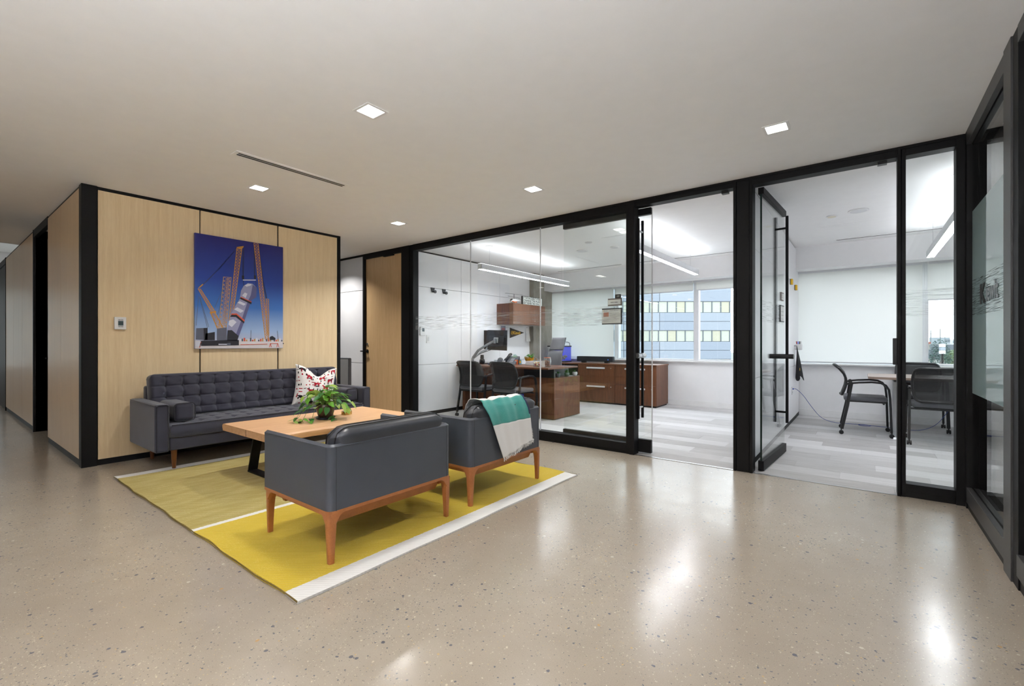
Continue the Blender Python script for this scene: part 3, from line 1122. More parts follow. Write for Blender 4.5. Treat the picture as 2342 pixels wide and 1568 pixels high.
downlight(-2.594, 1.833, 'large nearest square ceiling downlight above the armchairs')
downlight(-.494, 3.75, 'square ceiling downlight in front of the open meeting room door')
downlight(-4.75, 2.06, 'square ceiling downlight between the air slot and the wooden wall')
downlight(-2.615, 3.745, 'square ceiling downlight in front of the glass office wall')
downlight(-4.725, 3.75, 'smallest square ceiling downlight by the maple door', 2.6)
for x, y, k_, lab in ((-.494, 1.83, 1.0, 'nearest to the camera on the right'), (-.494, -.1, 1.0, 'right beside the camera'), (-2.6, -.1, .5, 'left of the camera'), (-2.6, -2.1, .8, 'behind and left of the camera'),
                      (-.494, -2.1, 1.0, 'behind the camera'), (-.494, -4, 1.0, 'far behind the camera'), (-2.6, -4, .8, 'far behind and left of the camera'), (-4.75, -2.1, .3, 'in the rear of the lobby'),
                      (-4.75, .1, .3, 'at the mouth of the corridor'), (-7.0, -.9, .5, 'in the near corridor'), (-9.2, -.9, .5, 'in the middle of the corridor'), (-12.2, -.9, .5, 'at the far end of the corridor'), (-7.3, 4.05, 2.4, 'in the side passage')):
    downlight(x, y, 'unseen added square ceiling downlight, ' + lab, k_)  # unseen downlights added to brighten the lobby, corridor and passage


def slot(name, x0, x1, y0, y1, label, long_y=True, n=2):
    r = thing(name, label, 'air diffuser', ((x0 + x1) / 2, (y0 + y1) / 2, CEIL), 'linear slot air diffusers')
    B(x0, x1, y0, y1, CEIL - .005, CEIL - .001).build('flange', M['ceiling'], r)
    for i in range(n):
        if long_y:
            c = x0 + (x1 - x0) * (i + 1.25) / (n + 1.5)
            B(c - .009, c + .009, y0 + .03, y1 - .03, CEIL - .0065, CEIL - .0045).build('slot_opening', M['dark_trim'], r)
        else:
            c = y0 + (y1 - y0) * (i + 1) / (n + 1)
            B(x0 + .03, x1 - .03, c - .012, c + .012, CEIL - .0065, CEIL - .0045).build('slot_opening', M['dark_trim'], r)
    return r


slot('slot_diffuser', -4.08, -3.965, 1.55, 2.56, 'long two-slot air diffuser in the lobby ceiling')
slot('slot_diffuser', -5.2, -3.7, 8.28, 8.37, 'slim ceiling air slot above the office credenza', False, 1)
slot('slot_diffuser', -3.62, -1.3, 8.28, 8.37, 'slim ceiling air slot behind the right office pendant', False, 1)
slot('slot_diffuser', -.35, 1.9, 8.28, 8.37, 'slim ceiling air slot in the meeting room', False, 1)


def pendant(x, y0, y1, zb, zt, canopies, label, ml='pend_lens', mu='pend_up'):
    r = thing('linear_pendant', label, 'pendant lamp', (x, (y0 + y1) / 2, zb), 'linear pendant lamps of the offices')
    w = .04
    h = MB()
    h.box(x - w, x + w, y0, y0 + .004, zb, zt)
    h.box(x - w, x + w, y1 - .004, y1, zb, zt)
    h.box(x - w, x - w + .004, y0, y1, zb, zt)
    h.box(x + w - .004, x + w, y0, y1, zb, zt)
    h.build('housing', M['alu'], r)
    B(x - w + .004, x + w - .004, y0 + .004, y1 - .004, zb + .002, zb + .012).build('lens', M[ml], r)
    B(x - w + .004, x + w - .004, y0 + .004, y1 - .004, zt - .006, zt + .002).build('uplight', M[mu], r)
    for c in canopies:
        MB().cyl((x, c, zt - .01), (x, c, CEIL - .008), .0016, n=6).build('cable', M['steel'], r)
        MB().lathe([(.062, -.006), (.062, -.001), (.03, 0)], (x, c, CEIL - .001), 24).build('canopy', M['white_plastic'], r, smooth=True)
    return r


pendant(-4.70, 5.29, 7.95, 2.35, 2.435, (5.52, 7.7), 'left linear pendant lamp above the office desk')
pendant(-2.27, 5.43, 8.12, 2.375, 2.465, (5.75, 7.79), 'right linear pendant lamp seen through the sliding glass door')
pendant(.70, 5.45, 8.15, 2.335, 2.42, (5.78, 7.87), 'linear pendant lamp above the meeting room table')


def ceiling_disc(x, y, r0, label, name='ceiling_speaker', cat='ceiling fitting', m=None):
    r = thing(name, label, cat, (x, y, CEIL), 'round ceiling fittings')
    MB().lathe([(r0, -.012), (r0, -.002), (r0 * .96, 0)], (x, y, CEIL), 28).build('ring', M['white_plastic'], r, smooth=True)
    MB().lathe([(0.0001, -.015), (r0 * .8, -.014), (r0 * .82, -.011)], (x, y, CEIL), 28).build('cover', m or M['alu'], r, smooth=True)
    return r


M['fill_lens'] = emit('added_fill_lens', (247, 250, 255), 6)
M['fill_up'] = emit('added_ceiling_fill', (247, 250, 255), 420)  # unseen fill lamps added behind the camera to brighten the lobby ceiling
for x0, ya, yb, lab in ((-.55, -3.0, -.8, 'left'), (.3, -2.1, -.2, 'right')):
    pendant(x0, ya, yb, 1.6, 1.69, (ya + .3, yb - .3), lab + ' unseen linear pendant added behind the camera to brighten the lobby ceiling', 'fill_lens', 'fill_up')
ceiling_disc(-.048, 6.64, .1, 'larger round speaker grille in the meeting room ceiling')
ceiling_disc(-.306, 6.74, .055, 'small round cream sprinkler cover in the meeting room ceiling', 'sprinkler_cover', m=plain('cream_plastic', (226, 220, 200), .5))
ceiling_disc(-3.32, 6.226, .055, 'small round sprinkler cover in the office ceiling', 'sprinkler_cover', m=M['alu'])
ceiling_disc(-3.697, 6.72, .1, 'round speaker grille in the office ceiling')
ceiling_disc(-3.15, 6.78, .07, 'round smoke detector in the office ceiling', 'smoke_detector')
for x0, x1, y0, y1, lab in ((-.50, -.01, 7.28, 7.75, 'flush square access panel in the meeting room ceiling'), (-3.02, -2.5, 6.07, 6.56, 'flush square access panel in the office ceiling')):
    r = thing('access_panel', lab, 'ceiling panel', ((x0 + x1) / 2, (y0 + y1) / 2, CEIL))
    B(x0, x1, y0, y1, CEIL - .003, CEIL - .0005).build('frame', M['ceiling'], r)
    B(x0 + .03, x1 - .03, y0 + .03, y1 - .03, CEIL - .005, CEIL - .0028).build('door', M['ceiling'], r, bevel=.001)


# ================================================================== lobby furniture
# ---------------- rug
def rug():
    x0, x1, y0, y1 = -5.285, -2.058, 1.06, 3.645

    def top(u, v):
        x = x0 + (x1 - x0) * u
        w = .004 * sin(u * 21) + .003 * sin(u * 47 + 1)
        ya = y0 + w
        yb = y1 + .004 * sin(u * 17 + 2)
        y = ya + (yb - ya) * v
        x += .004 * sin(v * 19) * (1 if u > .9 else (.6 if u < .1 else 0))
        e = min(v, 1 - v) * 2.5
        z = .012 + .004 * exp(-e * 8) * (1 + sin(u * 30)) + .0012 * sin(u * 33 + v * 9)
        return x, y, z
    mb = MB()
    nu, nv = 120, 70
    mb.grid(top, nu, nv)
    b0 = len(mb.v)
    idx = [i for i in range(nu)] + [j * nu + nu - 1 for j in range(1, nv)] + [(nv - 1) * nu + i for i in range(nu - 2, -1, -1)] + [j * nu for j in range(nv - 2, 0, -1)]
    vs = [(mb.v[i][0], mb.v[i][1], .001) for i in idx]
    n = len(vs)
    mb.v += vs
    for k in range(n):
        mb.f.append((idx[k], b0 + k, b0 + (k + 1) % n, idx[(k + 1) % n]))
    mb.f.append(tuple(b0 + k for k in range(n)))
    return mb


rg = thing('area_rug', 'yellow and olive flatweave rug with white stripes under the seating', 'rug', (0, 0, 0))
rug().build('weave', M['rug'], rg, smooth=60)
edge_dark = plain('rug_edge_shadow', (104, 84, 30), .9)  # dark strip stands in for the thin shadow along the rug edge
for y, s in ((1.06, 0), (3.645, 2)):
    e = MB()
    f_ = (lambda u: (-5.283 + 3.223 * u, y + (.004 * sin(u * 21) + .003 * sin(u * 47 + 1) if s == 0 else .004 * sin(u * 17 + 2)), .0105))
    e.tube([f_(k / 80) for k in range(81)], .0038, 6)
    e.build('edge_shadow', edge_dark, rg, smooth=True)

# ---------------- sofa
def tuft(a, b, wl=.018, wn=.05, dl=.010, dn=.022, pa=.15, pb=.12, edge=None):
    """a,b metres from a button; returns depth below the plump surface"""
    da = abs((a / pa + .5) % 1 - .5) * pa
    db = abs((b / pb + .5) % 1 - .5) * pb
    line = max(exp(-(da / wl) ** 2), exp(-(db / wl) ** 2))
    node = exp(-(da * da + db * db) / (wn * wn))
    return -(dl * line + dn * node)


def cushion_box(mb, fr, nu, nv, L, Hh, T, dep, r=.05, f0=.35):
    """rounded slab: fr(u,v,d)->world, u along L, v along H, d thickness from back (0) to front (T)"""
    def edge(s, ln):
        m = min(s, 1 - s) * ln
        return sqrt(max(0, 1 - (1 - min(m / r, 1)) ** 2))

    def front(u, v):
        k = edge(u, L) * edge(v, Hh)
        k = min(1, k)
        return fr(u, v, T * (f0 + (1 - f0) * k) + dep(u, v) * k)

    def back(u, v):
        k = min(1, edge(u, L) * edge(v, Hh))
        return fr(u, v, T * .08 * (1 - k))
    mb.grid(front, nu, nv)
    o = len(mb.v)
    bk = MB()
    bk.grid(back, nu, nv)
    mb.v += bk.v
    mb.f += [tuple(reversed([i + o for i in f])) for f in bk.f]
    idx = [i for i in range(nu)] + [j * nu + nu - 1 for j in range(1, nv)] + [(nv - 1) * nu + i for i in range(nu - 2, -1, -1)] + [j * nu for j in range(nv - 2, 0, -1)]
    n = len(idx)
    for k in range(n):
        a_, b_ = idx[k], idx[(k + 1) % n]
        mb.f.append((a_, a_ + o, b_ + o, b_))
    return mb


sf = thing('sofa', 'long charcoal tufted sofa against the maple wall', 'sofa', (-5.5, 2.45, 0))
SY0, SY1 = 1.312, 3.60
XF, XB = -5.10, -5.93
AW = .112


def arm(y0, y1):
    mb = B(XB, XF, y0, y1, .192, .636)
    return mb.build('arm', M['sofa'], sf, bevel=.022, seg=4)


def loop(pts, r, name, m, par):
    mb = MB()
    pts = [Vector(p) for p in pts]
    mb.tube(pts + [pts[0]], r, 6, caps=False)
    return mb.build(name, m, par, smooth=True)


for y0, y1 in ((SY0, SY0 + AW), (SY1 - AW, SY1)):
    a_ = arm(y0, y1)
    q = .012
    loop([(XF + .001, y0 + q, .2), (XF + .001, y0 + q, .62), (XF + .001, y0 + .03, .63), (XF + .001, y1 - .03, .63), (XF + .001, y1 - q, .62), (XF + .001, y1 - q, .2)], .004, 'piping', M['sofa_pipe'], a_)
    yo = y0 if y0 < 2 else y1
    MB().tube([(XB + .02, yo + (q * .3 if y0 < 2 else -q * .3), .628), (XF - .01, yo + (q * .3 if y0 < 2 else -q * .3), .628)], .004, 6).build('piping', M['sofa_pipe'], a_)
B(XB, XF - .012, SY0 + AW, SY1 - AW, .20, .325).build('base_rail', M['sofa'], sf, bevel=.01)
B(XB, -5.83, SY0 + AW, SY1 - AW, .32, .76).build('back_frame', M['sofa'], sf, bevel=.02, seg=3)
# seat cushion
sc_ = MB()
sy0, sy1 = SY0 + AW + .004, SY1 - AW - .004
cushion_box(sc_, lambda u, v, d: (-5.80 + .71 * v, sy0 + (sy1 - sy0) * u, .328 + d - .012 * (abs(v - .45) ** 2) * 4), 280, 90, sy1 - sy0, .71, .122,
            lambda u, v: tuft(u * (sy1 - sy0) - .14, (v * .71 - .22), .009, .032, .006, .016, .15, .165) if v * .71 < .62 else -.004, .03, .86)
seat = sc_.build('seat_cushion', M['sofa'], sf, smooth=80)
for zz, xx in ((.436, -5.094), (.336, -5.094)):
    MB().tube([(xx, sy0 + .01, zz), (xx, sy1 - .01, zz)], .0045, 6).build('piping', M['sofa_pipe'], seat)
# back cushion
by0, by1 = 1.428, 3.484
bk = MB()


def back_fr(u, v, d):
    z = .435 + .437 * v
    m_ = min(u, 1 - u) * (by1 - by0)
    if m_ < .05 and z > .822:
        z = min(z, .822 + .05 * sqrt(max(0, 1 - (1 - m_ / .05) ** 2)))
    return (-5.855 + .155 * (1 - v) * .55 + d * .98, by0 + (by1 - by0) * u, z + d * .12)


cushion_box(bk, back_fr, 330, 84, by1 - by0, .437, .15,
            lambda u, v: tuft(u * (by1 - by0) - .13, v * .437 - .195, .008, .034, .009, .026, .1495, .117) if .03 < v < .93 else -.004, .03, .72)
bc = bk.build('back_cushion', M['sofa'], sf, smooth=80)
lp = []
for (y_, z_) in ((by0 + .008, .46), (by0 + .008, .83), (by0 + .04, .868), (by1 - .04, .868), (by1 - .008, .83), (by1 - .008, .46)):
    v_ = (z_ - .435) / .437
    lp.append((-5.855 + .155 * (1 - v_) * .55 + .11, y_, z_ + .012))
mb = MB()
mb.tube(lp, .0045, 6)
mb.build('piping', M['sofa_pipe'], bc, smooth=True)
bt = MB()
for i in range(14):
    for j in range(2):
        u = (.13 + .1495 * i) / (by1 - by0)
        v = (.195 + .117 * j) / .437
        if u < .98:
            d_ = .15 - .034 + .006
            bt.lathe([(.0001, .004), (.006, .003), (.0085, 0)], (0, 0, 0), 8, Matrix.Translation((-5.855 + .155 * (1 - v) * .55 + d_ * .98, by0 + (by1 - by0) * u, .435 + .437 * v + d_ * .12)) @ Matrix.Rotation(pi / 2, 4, 'Y'))
ob = bt.build('buttons', M['sofa_pipe'], bc, smooth=True)
ob['kind'] = 'stuff'
for x, y in ((-5.205, 1.486), (-5.87, 1.486), (-5.205, 3.425), (-5.87, 3.425)):
    MB().cyl((x, y, .013 if x > -5.3 else 0), (x, y, .2), .015, .027, 14).build('leg', M['leg_wood'], sf, smooth=True)


def bolster(y0, y1, x0, x1, z0, z1, label):
    r = thing('bolster_cushion', label, 'cushion', ((x0 + x1) / 2, (y0 + y1) / 2, z0), 'square bolster cushions of the sofa')
    b_ = B(x0, x1, y0, y1, z0, z1).build('cover', M['sofa'], r, bevel=.035, seg=5)
    e_ = .03
    for xx in (x1 - .006, x0 + .006):
        pts = []
        for (cy, cz, a0_) in ((y1 - e_, z1 - e_, 0), (y0 + e_, z1 - e_, pi / 2), (y0 + e_, z0 + e_, pi), (y1 - e_, z0 + e_, 3 * pi / 2)):
            for k_ in range(4):
                a_ = a0_ + k_ * pi / 6
                pts.append((xx, cy + e_ * cos(a_), cz + e_ * sin(a_)))
        loop(pts, .0042, 'piping', M['sofa_pipe'], b_)
    return r


bolster(1.49, 1.66, -5.74, -5.2, .452, .622, 'left charcoal bolster cushion beside the near sofa arm')
bolster(3.318, 3.482, -5.74, -5.2, .452, .622, 'right charcoal bolster cushion by the far sofa arm')

# ---------------- throw pillow with printed animals
PW = .52


def pil(u, v, side):
    a, b = 2 * u - 1, 2 * v - 1
    pin = 1 - .10 * (1 - a * a) ** 1 * abs(b) ** 3
    pin2 = 1 - .10 * (1 - b * b) ** 1 * abs(a) ** 3
    x = a * PW / 2 * pin2
    y = b * PW / 2 * pin
    # chop in the top edge
    c_ = exp(-((a - .08) / .42) ** 2)
    if b > 0:
        y -= .11 * c_ * b ** 1.2
    th = .085 * ((1 - a ** 4) * (1 - b ** 4)) ** .6
    th *= 1 - .35 * c_ * max(0, b)
    wr = .004 * sin(a * 9 + b * 5) * (1 - a * a) * (1 - b * b)
    return Vector((x, y, side * (th + wr)))


MP = Matrix.Translation((-5.555, 3.09, .655)) @ Matrix.Rotation(-.16, 4, 'Y') @ Matrix.Rotation(-.16, 4, 'Z') @ face_x(0, 0, 0) @ Matrix.Rotation(-.17, 4, 'Z')
pw = thing('throw_pillow', 'white throw pillow with red and black animal print on the sofa', 'pillow', (-5.55, 3.09, .45))
pm = MB()
pm.grid(lambda u, v: MP @ pil(u, v, 1), 40, 40)
n0 = len(pm.v)
q = MB()
q.grid(lambda u, v: MP @ pil(u, v, -1), 40, 40)
pm.v += q.v
pm.f += [tuple(reversed([i + n0 for i in f])) for f in q.f]
pcov = pm.build('cover', M['pillow'], pw, smooth=80, weld=True)
moose = [(-.5, -.5), (-.42, -.5), (-.38, -.05), (-.3, .05), (.1, .02), (.2, -.05), (.24, -.5), (.32, -.5), (.34, 0), (.42, .2), (.5, .3), (.62, .26), (.64, .36), (.5, .48), (.4, .4), (.3, .3), (0, .25), (-.3, .3), (-.45, .26), (-.52, .1)]
bear = [(-.5, -.35), (-.36, -.35), (-.3, -.1), (.1, -.12), (.14, -.35), (.3, -.35), (.34, -.05), (.5, -.08), (.62, .02), (.58, .12), (.42, .22), (.3, .3), (0, .34), (-.35, .3), (-.52, .1)]
pine = [(-.06, -.5), (.06, -.5), (.06, -.3), (.3, -.3), (.12, 0), (.22, 0), (.06, .25), (.14, .25), (0, .55), (-.14, .25), (-.06, .25), (-.22, 0), (-.12, 0), (-.3, -.3), (-.06, -.3)]
dot = [(.5 * cos(i * pi / 5), .5 * sin(i * pi / 5)) for i in range(10)]
bar = [(-.5, -.12), (.5, -.12), (.5, .12), (-.5, .12)]
tri = [(-.4, -.5), (.4, -.5), (.4, .2), (0, .5), (-.4, .2)]
art = {'red': MB(), 'black': MB()}


def stamp(which, poly, cu, cv, s, rot=0, flip=1):
    pts = []
    for (x, y) in poly:
        x *= flip
        xx = x * cos(rot) - y * sin(rot)
        yy = x * sin(rot) + y * cos(rot)
        u = min(.995, max(.005, cu + xx * s / PW))
        v = min(.995, max(.005, cv + yy * s / PW))
        pts.append(MP @ (pil(u, v, 1) + Vector((0, 0, .0022))))
    c_ = MP @ (pil(min(.99, cu), min(.99, cv), 1) + Vector((0, 0, .0022)))
    n_ = len(pts)
    art[which].add(pts + [c_], [(i, (i + 1) % n_, n_) for i in range(n_)])


rnd = random.Random(3)
for i, (cu, cv) in enumerate(((.3, .72), (.62, .2), (.36, .36), (.82, .66), (.12, .2), (.86, .3), (.5, .55), (.14, .88), (.88, .92), (.62, .8), (.38, .06), (.7, .46))):
    if i % 3 == 1:
        stamp('black', bear, cu, cv, .075, rnd.uniform(-.15, .15), rnd.choice((-1, 1)))
    else:
        stamp('red', moose, cu, cv, .075, rnd.uniform(-.15, .15), rnd.choice((-1, 1)))
for i in range(11):
    for j in range(11):
        cu, cv = (i + .5) / 11 + rnd.uniform(-.02, .02), (j + .5) / 11 + rnd.uniform(-.02, .02)
        s_ = rnd.random()
        if s_ < .2:
            stamp('black', pine, cu, cv, .034)
        elif s_ < .38:
            stamp('red', dot, cu, cv, .016)
        elif s_ < .55:
            stamp('red' if s_ < .46 else 'black', bar, cu, cv, .045, rnd.choice((0, .1, 1.4)))
        elif s_ < .68:
            stamp('red' if s_ < .6 else 'black', tri, cu, cv, .024)
        elif s_ < .78:
            stamp('black', bar, cu, cv, .03, .2)
for k_, m_ in (('red', 'print_red'), ('black', 'print_black')):
    art[k_].build('%s_print' % k_, M[m_], pcov)['kind'] = 'stuff'

# ---------------- live-edge coffee table
ct = thing('coffee_table', 'live-edge wooden slab coffee table on black trapezoid legs', 'table', (-4.27, 2.48, .012))
TZ = .45
def slab_outline(k):
    pts = []
    N = 28
    for i in range(N + 1):
        s = i / N
        y = 1.735 + 1.495 * s
        w = .012 * sin(y * 5.1) + .008 * sin(y * 11 + 1)
        pts.append((-3.79 + w + (.0 if k == 0 else -.018), y))
    for i in range(N + 1):
        s = i / N
        y = 3.23 - 1.495 * s
        w = .012 * sin(y * 4.3 + 2) + .007 * sin(y * 13)
        pts.append((-4.75 + w + (.0 if k == 0 else .018), y))
    return pts
mb = MB()
o0, o1 = slab_outline(0), slab_outline(1)
n = len(o0)
lay = [(o1, TZ), (o0, TZ - .014), (o0, TZ - .034), ([(x * .97 + -4.27 * .03, y) for x, y in o0], TZ - .062)]
for pts, z in lay:
    mb.v += [(x, y, z) for x, y in pts]
for L_ in range(3):
    for i in range(n):
        j = (i + 1) % n
        mb.f.append((L_ * n + i, (L_ + 1) * n + i, (L_ + 1) * n + j, L_ * n + j))
mb.f.append(tuple(range(n)))
mb.f.append(tuple(reversed(range(3 * n, 4 * n))))
top = mb.build('slab_top', M['slab'], ct, smooth=30)
MB().box(-4.25, -4.247, 1.7335, 1.736, TZ - .06, TZ - .002).build('crack', M['dark_trim'], top)
for yy in (1.90, 3.06):
    L = MB()
    w = .04
    prof = [((-4.52, .012), (-4.40, .385)), ((-4.02, .012), (-4.14, .385))]
    for (a0_, a1_) in prof:
        sgn = 1 if a0_[0] < -4.3 else -1
        t_ = .016
        L.prism([(a0_[0], a0_[1]), (a0_[0] + sgn * t_, a0_[1]), (a1_[0] + sgn * t_, a1_[1]), (a1_[0], a1_[1])], 2 * w, Matrix(((1, 0, 0, 0), (0, 0, -1, yy + w), (0, 1, 0, 0), (0, 0, 0, 1))))
    L.box(-4.52, -4.02, yy - w, yy + w, .012, .026)
    L.box(-4.42, -4.12, yy - w, yy + w, .378, .389)
    L.build('leg_frame', M['black_metal'], ct)

# ---------------- potted pothos on the table
PX, PY = -4.25, 2.475
pp = thing('potted_plant', 'trailing green pothos in a speckled brown pot on the coffee table', 'plant', (PX, PY, TZ))
MB().lathe([(.001, .003), (.082, .0), (.09, .012), (.094, .022), (.088, .022), (.082, .01), (.001, .008)], (PX, PY, TZ), 28).build('saucer', plain('dark_blue_glaze', (30, 38, 52), .25, spec=.6), pp, smooth=True)
t = NT('speckled_pot')
v = t.coords()
vo = t.n('TexVoronoi')
vo.inputs['Scale'].default_value = 190
t.l(v, vo.inputs['Vector'])
t.pbr(t.mix(t.ramp(vo.outputs[0], [(.2, 0.0), (.5, 1.0)]), s2l((120, 88, 66)), s2l((40, 30, 26))), .3, 0, .5)
pot = MB().lathe([(.06, .01), (.062, .012), (.078, .06), (.088, .105), (.086, .14), (.08, .15), (.074, .145), (.076, .12), (.001, .12)], (PX, PY, TZ), 28).build('pot', t.m, pp, smooth=True)
MB().lathe([(.075, .122), (.04, .13), (.0001, .132)], (PX, PY, TZ), 20).build('soil', M['soil'], pot)


def m_leaf(name, a, b):
    t = NT(name)
    v = t.coords()
    n = t.noise(v, 28, 3)
    c_ = t.mix(t.ramp(n, [(.4, 0.0), (.62, 1.0)]), s2l(a), s2l(b))
    p = t.pbr(c_, .35, 0, .45)
    tl = t.n('BsdfTranslucent')
    t.l(c_, tl.inputs[0])
    mx = t.n('MixShader')
    mx.inputs[0].default_value = .25
    t.l(p.outputs[0], mx.inputs[1])
    t.l(tl.outputs[0], mx.inputs[2])
    t.l(mx.outputs[0], t.out.inputs[0])
    return t.m


leaf_m = [m_leaf('deep_green_leaf', (40, 98, 38), (62, 130, 52)), m_leaf('fresh_green_leaf', (86, 152, 44), (120, 180, 62)), m_leaf('lime_variegated_leaf', (140, 186, 62), (190, 212, 110))]


def leaf_mesh(m, curl):
    out = [(0, 0), (.18, -.1), (.36, -.03), (.46, .17), (.42, .42), (.28, .7), (.12, .9), (0, 1.05)]
    vs, fs = [], []
    for (x, y) in out:
        vs.append((0, y if x == 0 else y * .96 + .02, -curl * y * y * .5))
    for s in (-1, 1):
        for (x, y) in out:
            vs.append((s * x, y, .22 * abs(x) - curl * y * y * .5 - .25 * x * x))
    n_ = len(out)
    for i in range(n_ - 1):
        fs.append((i, i + 1, n_ * 2 + i + 1, n_ * 2 + i))
        fs.append((i + 1, i, n_ + i, n_ + i + 1))
    me = bpy.data.meshes.new('leaf')
    me.from_pydata(vs, [], fs)
    for q in me.polygons:
        q.use_smooth = True
    me.materials.append(m)
    return me


lm = [leaf_mesh(m, c_) for m in leaf_m for c_ in (.25, .6)]
rnd = random.Random(11)
stems = MB()


def put_leaf(p, az, pitch, size, k):
    o = bpy.data.objects.new('leaf', lm[k])
    COL.objects.link(o)
    o.parent = pp
    o.location = Vector(p) - Vector((PX, PY, TZ))
    o.rotation_euler = (pitch, rnd.uniform(-.35, .35), az - pi / 2)
    o.scale = (size * .82, size, size)


base = Vector((PX, PY, TZ + .125))
for i in range(92):
    az = rnd.uniform(0, 2 * pi)
    el = rnd.uniform(-.25, 1.35)
    R_ = rnd.uniform(.12, .215) * (1.0 if el > .2 else 1.1)
    p = base + Vector((cos(az) * cos(el) * R_ * 1.1, sin(az) * cos(el) * R_ * 1.1, sin(el) * R_ * .9 + .02))
    if p.z < TZ + .03:
        p.z = TZ + .03 + rnd.random() * .04
    mid = base + Vector((cos(az) * .05, sin(az) * .05, .05 + max(0, sin(el)) * .1))
    stems.tube([base + Vector((cos(az) * .03, sin(az) * .03, 0)), mid, p], .0018, 5)
    kk = rnd.choice((0, 0, 1, 0, 1, 2, 2, 3, 3, 4, 5))
    put_leaf(p, az + rnd.uniform(-.7, .7), rnd.uniform(-1.1, -.1) if el < .9 else rnd.uniform(-.5, .5), rnd.uniform(.055, .088), kk)
for j, (dx, dy) in enumerate(((-.02, -.3), (.05, -.26), (.1, -.2), (.12, .02), (-.08, -.24))):
    pts = [base + Vector((dx * .3, dy * .3, .03)), base + Vector((dx * .75, dy * .75, .0)), Vector((PX + dx, PY + dy, TZ + .02)), Vector((PX + dx * 1.1 + .03, PY + dy * 1.05, TZ + .006))]
    stems.tube(pts, .0019, 5)
    for q in range(4):
        s_ = pts[min(3, q)]
        put_leaf(tuple(s_ + Vector((rnd.uniform(-.02, .02), rnd.uniform(-.02, .02), .012))), rnd.uniform(0, 6.28), rnd.uniform(-.6, .1), rnd.uniform(.045, .07), rnd.choice((1, 2, 3, 4)))
stems.build('stems', m_leaf('stem_green', (96, 130, 52), (140, 160, 80)), pp, smooth=True)

# ---------------- stack of coasters
gold = plain('gold_rim', (206, 178, 112), .25, 1.0)
slate = plain('agate_top', (112, 98, 84), .3)
for i in range(4):
    r = thing('coaster', ['bottom gold-rimmed coaster of the stack on the coffee table', 'second gold-rimmed coaster from the bottom of the stack', 'third gold-rimmed coaster from the bottom of the stack', 'topmost gold-rimmed round coaster of the stack on the coffee table'][i], 'coaster', (-4.335 + .002 * i, 2.765 - .001 * i, TZ + i * .0092), 'coasters stacked beside the plant')
    c_ = tuple(r.location)
    MB().lathe([(.05, 0), (.053, .001), (.053, .0072), (.05, .0082)], c_, 30).build('rim', gold, r, smooth=True)
    MB().lathe([(.049, .0078), (.049, .0087), (.0001, .0087)], c_, 30).build('face', slate, r)


# ---------------- armchairs
def rounded_u(x_front, x_back, y0, y1, r, n=6):
    """outline of the open-front shell, from front-left round the back to front-right (x grows to the back)"""
    pts = [(x_front, y0), (x_back - r, y0)]
    for i in range(1, n + 1):
        a_ = -pi / 2 + i * (pi / 2) / n
        pts.append((x_back - r + r * cos(a_), y0 + r + r * sin(a_)))
    pts.append((x_back, y1 - r))
    for i in range(1, n + 1):
        a_ = i * (pi / 2) / n
        pts.append((x_back - r + r * cos(a_), y1 - r + r * sin(a_)))
    pts.append((x_front, y1))
    return pts


